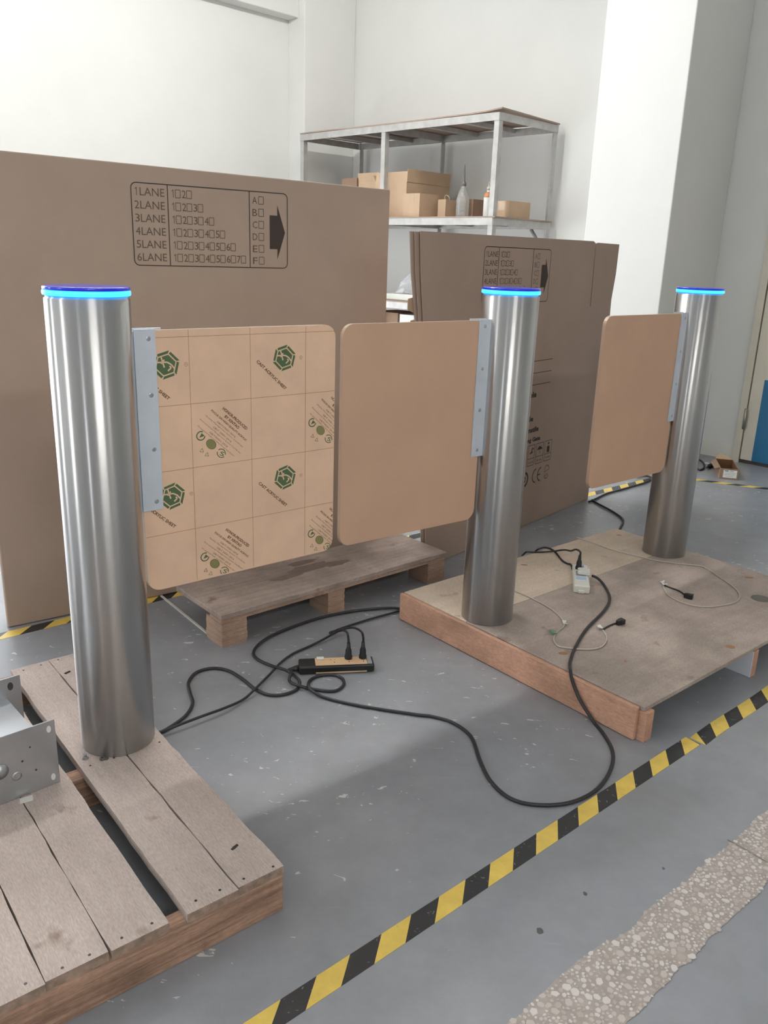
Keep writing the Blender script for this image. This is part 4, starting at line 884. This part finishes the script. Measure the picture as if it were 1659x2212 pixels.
tag(MB().tube(smooth_path([wf(0.19, 0.001, HP + 0.012), cz(900, 522, HP + 0.008), cz(830, 500), cz(740, 445), cz(660, 350), cz(610, 285, HP + 0.003), cz(540, 235), cz(470, 208), cz(400, 197), cz(330, 212), at(1160, 1188, HP - 0.005), at(1150, 1198, 0.02)], 6), 0.0036, 8).build('extension_cord', 'black_rubber'), 'black cord from the white strip over the platform back edge', 'cord')
# cord on the floor behind the platform
tag(MB().tube(smooth_path([at(1272, 1084, 0.006), at(1288, 1077, 0.006), at(1312, 1066, 0.006), at(1352, 1055, 0.006), at(1405, 1038, 0.007), at(1399, 1028, 0.007), at(1375, 1030, 0.007)], 6), 0.005, 8).build('cable', 'black_rubber'), 'black cable along the foot of the slit carton', 'cable')
tag(MB().tube(smooth_path([at(1279, 1079.5, 0.006), at(1290, 1087, 0.006), at(1320, 1103, 0.006), at(1342, 1118, 0.006), at(1346, 1128, 0.006), at(1340, 1140, 0.006), at(1334, 1150, 0.006)], 6), 0.005, 8).build('cable', 'black_rubber'), 'short black cable curling to the platform back edge', 'cable')
# two pale thin cords with black connectors on the platform
c8 = lambda x, y, z=HP + 0.0028: at(860 + x / 2.076, 1120 + y / 2.076, z)
def pale_cord(label, pts, cp, plug, tags):
    t = thing('sensor_cord', c8(*pts[len(pts) // 2], HP), label, 'cord', 'pale thin cords with black connectors')
    MB().tube(smooth_path([c8(*p) for p in pts], 6), 0.0023, 7).build('pale_lead', 'cord_white', t)
    MB().tube(smooth_path([c8(*p) for p in cp], 6), 0.0026, 7).build('black_lead', 'black_rubber', t)
    a = c8(*cp[-1], HP + 0.008); b = c8(*plug, HP + 0.008); d = (b - a).normalized(); n = Vector((-d.y, d.x, 0))
    mb = MB()
    for (u0, w0), (u1, w1) in (((-0.004, 0.004), (0.008, 0.008)), ((0.008, 0.009), (0.024, 0.009))):
        mb.hexa([a + d * u0 - n * w0 - EZ * 0.007, a + d * u1 - n * w1 - EZ * 0.007, a + d * u1 + n * w1 - EZ * 0.007, a + d * u0 + n * w0 - EZ * 0.007, a + d * u0 - n * w0 + EZ * 0.007, a + d * u1 - n * w1 + EZ * 0.008, a + d * u1 + n * w1 + EZ * 0.008, a + d * u0 + n * w0 + EZ * 0.007])
    mb.build('connector', 'black_plastic', t)
    for (x, y), m in tags:
        c = c8(x, y, HP + 0.0055); mb = MB()
        for k in range(3):
            a = random.random() * 6; dd = Vector((cos(a), sin(a), 0.25)) * 0.013; nn = Vector((-sin(a), cos(a), 0)) * 0.0030
            mb.hexa([c - dd * 0.3 - nn, c + dd - nn, c + dd + nn, c - dd * 0.3 + nn] + [q + EZ * 0.0015 for q in (c - dd * 0.3 - nn, c + dd - nn, c + dd + nn, c - dd * 0.3 + nn)])
        mb.build('crimp_tag', m, t)
pale_cord('pale thin cord with black connector curling in front of the middle bollard', [(470, 300), (525, 325), (600, 358), (680, 402), (730, 445), (745, 478), (715, 508), (698, 535), (705, 560), (735, 577), (850, 587), (915, 573), (935, 535), (918, 500)], [(918, 500), (930, 490), (960, 475), (985, 467)], (1015, 458), (((745, 470), 'clear_tag'), ((912, 490), 'clear_tag'), ((695, 515), 'green_tag')))
pale_cord('pale thin cord with black connector looping before the farthest bollard', [(800, 85), (870, 108), (960, 140), (1060, 165), (1150, 187), (1260, 203), (1350, 212), (1385, 225), (1440, 262), (1500, 303), (1528, 335), (1525, 365), (1480, 385), (1380, 396), (1290, 382), (1220, 350), (1195, 320), (1188, 296)], [(1188, 296), (1215, 308), (1260, 325), (1288, 345)], (1318, 352), (((1180, 285), 'clear_tag'), ((1190, 295), 'clear_tag')))

# ------------------------------------------------------------------ loose hardware and machine housing on the slatted pallet
def bolt(px, py, label, nut=False):
    c = at(px, py, HP); t = thing('hex_bolt' if not nut else 'hex_nut', c, label, 'bolt' if not nut else 'nut')
    if not nut:
        MB().lathe(c, [(0.0075, 0), (0.0075, 0.0012)], 18).build('washer', 'screw_steel', t)
        MB().lathe(c + EZ * 0.0013, [(0.0055, 0), (0.0055, 0.0045)], 6, smooth=False).build('bolt_head', 'screw_steel', t)
        MB().lathe(c + EZ * 0.0059, [(0.003, 0), (0.003, 0.006)], 12).build('shank', 'screw_steel', t)
    else:
        mb = MB().lathe(c, [(0.0060, 0), (0.0060, 0.005), (0.0032, 0.005), (0.0032, 0.0008)], 6, smooth=False); mb.build('nut_body', 'disc_metal', t)
        MB().lathe(c + Vector((0.008, 0.003, 0)), [(0.005, 0), (0.005, 0.0012)], 12).build('spring_washer', 'disc_metal', t)
bolt(184, 1638, 'small hex bolt and washer by the nearest bollard foot')
bolt(221, 1641, 'small dark nut lying before the nearest bollard foot', True)
bx = thing('machine_housing', at(90, 1690, HP), 'galvanised sheet metal chassis with drilled end plates on the slatted pallet', 'machine part')
pA, pB = at(130.6, 1689, HP), at(0, 1740, HP); dH = (pB - pA); dH.z = 0; dH.normalize(); nH = Vector((dH.y, -dH.x, 0))
if nH.dot(Vector((-pA.x, -pA.y, 0))) < 0: nH = -nH       # nH faces the camera side
def hf(u, o, z): return pA + dH * u - nH * o + EZ * (z + 0.0006)   # u to the left, o away from the camera
PH = 0.146
plate = MB().box(hf, 0, 0.42, 0, 0.003, 0.0, PH).build('front_plate', 'galvanised', bx, bevel=0.0008)
MB().box(hf, 0.02, 0.42, 0.003, 0.225, 0.096, 0.0985).build('deck_plate', 'galvanised', bx)
MB().box(hf, 0.02, 0.42, 0.222, 0.225, 0.0, 0.096).build('back_web', 'galvanised', bx)
MB().box(hf, 0.02, 0.023, 0.003, 0.222, 0.0, 0.096).build('side_web', 'galvanised', bx)
rear = MB().prism([hf(u, 0.225, z) for u, z in ((-0.012, 0.0), (0.42, 0.0), (0.42, PH), (0.035, PH), (-0.012, PH))], [hf(u, 0.228, z) for u, z in ((-0.012, 0.0), (0.42, 0.0), (0.42, PH), (0.035, PH), (-0.012, PH))]).build('rear_plate', 'galvanised', bx)
def hole(u, z, r, par, o=0.0, m='dark_gap', stretch=1.0):
    P = [(u + r * cos(2 * pi * k / 16), z + r * stretch * sin(2 * pi * k / 16)) for k in range(16)]
    MB().prism([hf(x, o - 0.0004, y) for x, y in P], [hf(x, o + 0.0002, y) for x, y in P]).build('drilled_hole', m, par)
hole(0.013, 0.128, 0.0045, plate, m='paper_white', stretch=1.7); hole(0.013, 0.018, 0.0045, plate, m='paper_white', stretch=1.7)
hole(0.052, 0.103, 0.0018, plate); hole(0.069, 0.078, 0.0022, plate); hole(0.045, 0.048, 0.0022, plate)
hole(0.010, 0.125, 0.006, rear, 0.225, stretch=1.6)
MB().lathe(hf(0.082, 0, 0.050), [(0.0095, -0.001), (0.0095, 0.001), (0.0062, 0.0012)], 20, axis=nH).build('bushing', 'screw_steel', plate)
MB().lathe(hf(0.082, 0, 0.050), [(0.0060, 0.0012), (0.0060, 0.0014)], 20, axis=nH).build('bushing_bore', 'galvanised', plate)
MB().lathe(hf(0.112, 0, 0.072), [(0.016, -0.001), (0.016, 0.002), (0.012, 0.0025), (0.010, 0.006), (0.0001, 0.006)], 24, axis=nH).build('shaft_boss', 'screw_steel', plate)
tg = at(55, 1729, HP)
tag(MB().prism([tg + LP.u * a + LP.v * b + EZ * 0.0004 for a, b in ((-0.010, -0.012), (0.008, -0.016), (0.010, 0.008), (-0.006, 0.012))], [tg + LP.u * a + LP.v * b + EZ * 0.0016 for a, b in ((-0.010, -0.012), (0.008, -0.016), (0.010, 0.008), (-0.006, 0.012))]).build('paper_tag', 'white_plastic'), 'scrap of white tag before the metal chassis', 'tag')
qp = at(4, 1466, HP)
tag(MB().box(lambda u, v, z: LP.p(u, v, z), 0.86, 0.98, 0.3, 0.62, HP + 0.0005, HP + 0.11).build('metal_case', 'galvanised', bevel=0.002), 'plain galvanised case behind the drilled chassis on the slatted pallet', 'machine part')
# oil spots on the floor
for i, (x, y, r) in enumerate(((1166, 2011, 0.0062), (1264, 1931, 0.004), (1433, 1876, 0.003))):
    c = at(x, y); pts = [c + Vector((r * random.uniform(0.7, 1.2) * cos(2 * pi * k / 12), 1.4 * r * random.uniform(0.7, 1.2) * sin(2 * pi * k / 12), 0)) for k in range(12)]
    struct(MB().prism([p + EZ * 0.00005 for p in pts], [p + EZ * 0.0004 for p in pts]).build('floor_spot', 'oil_stain', fl))
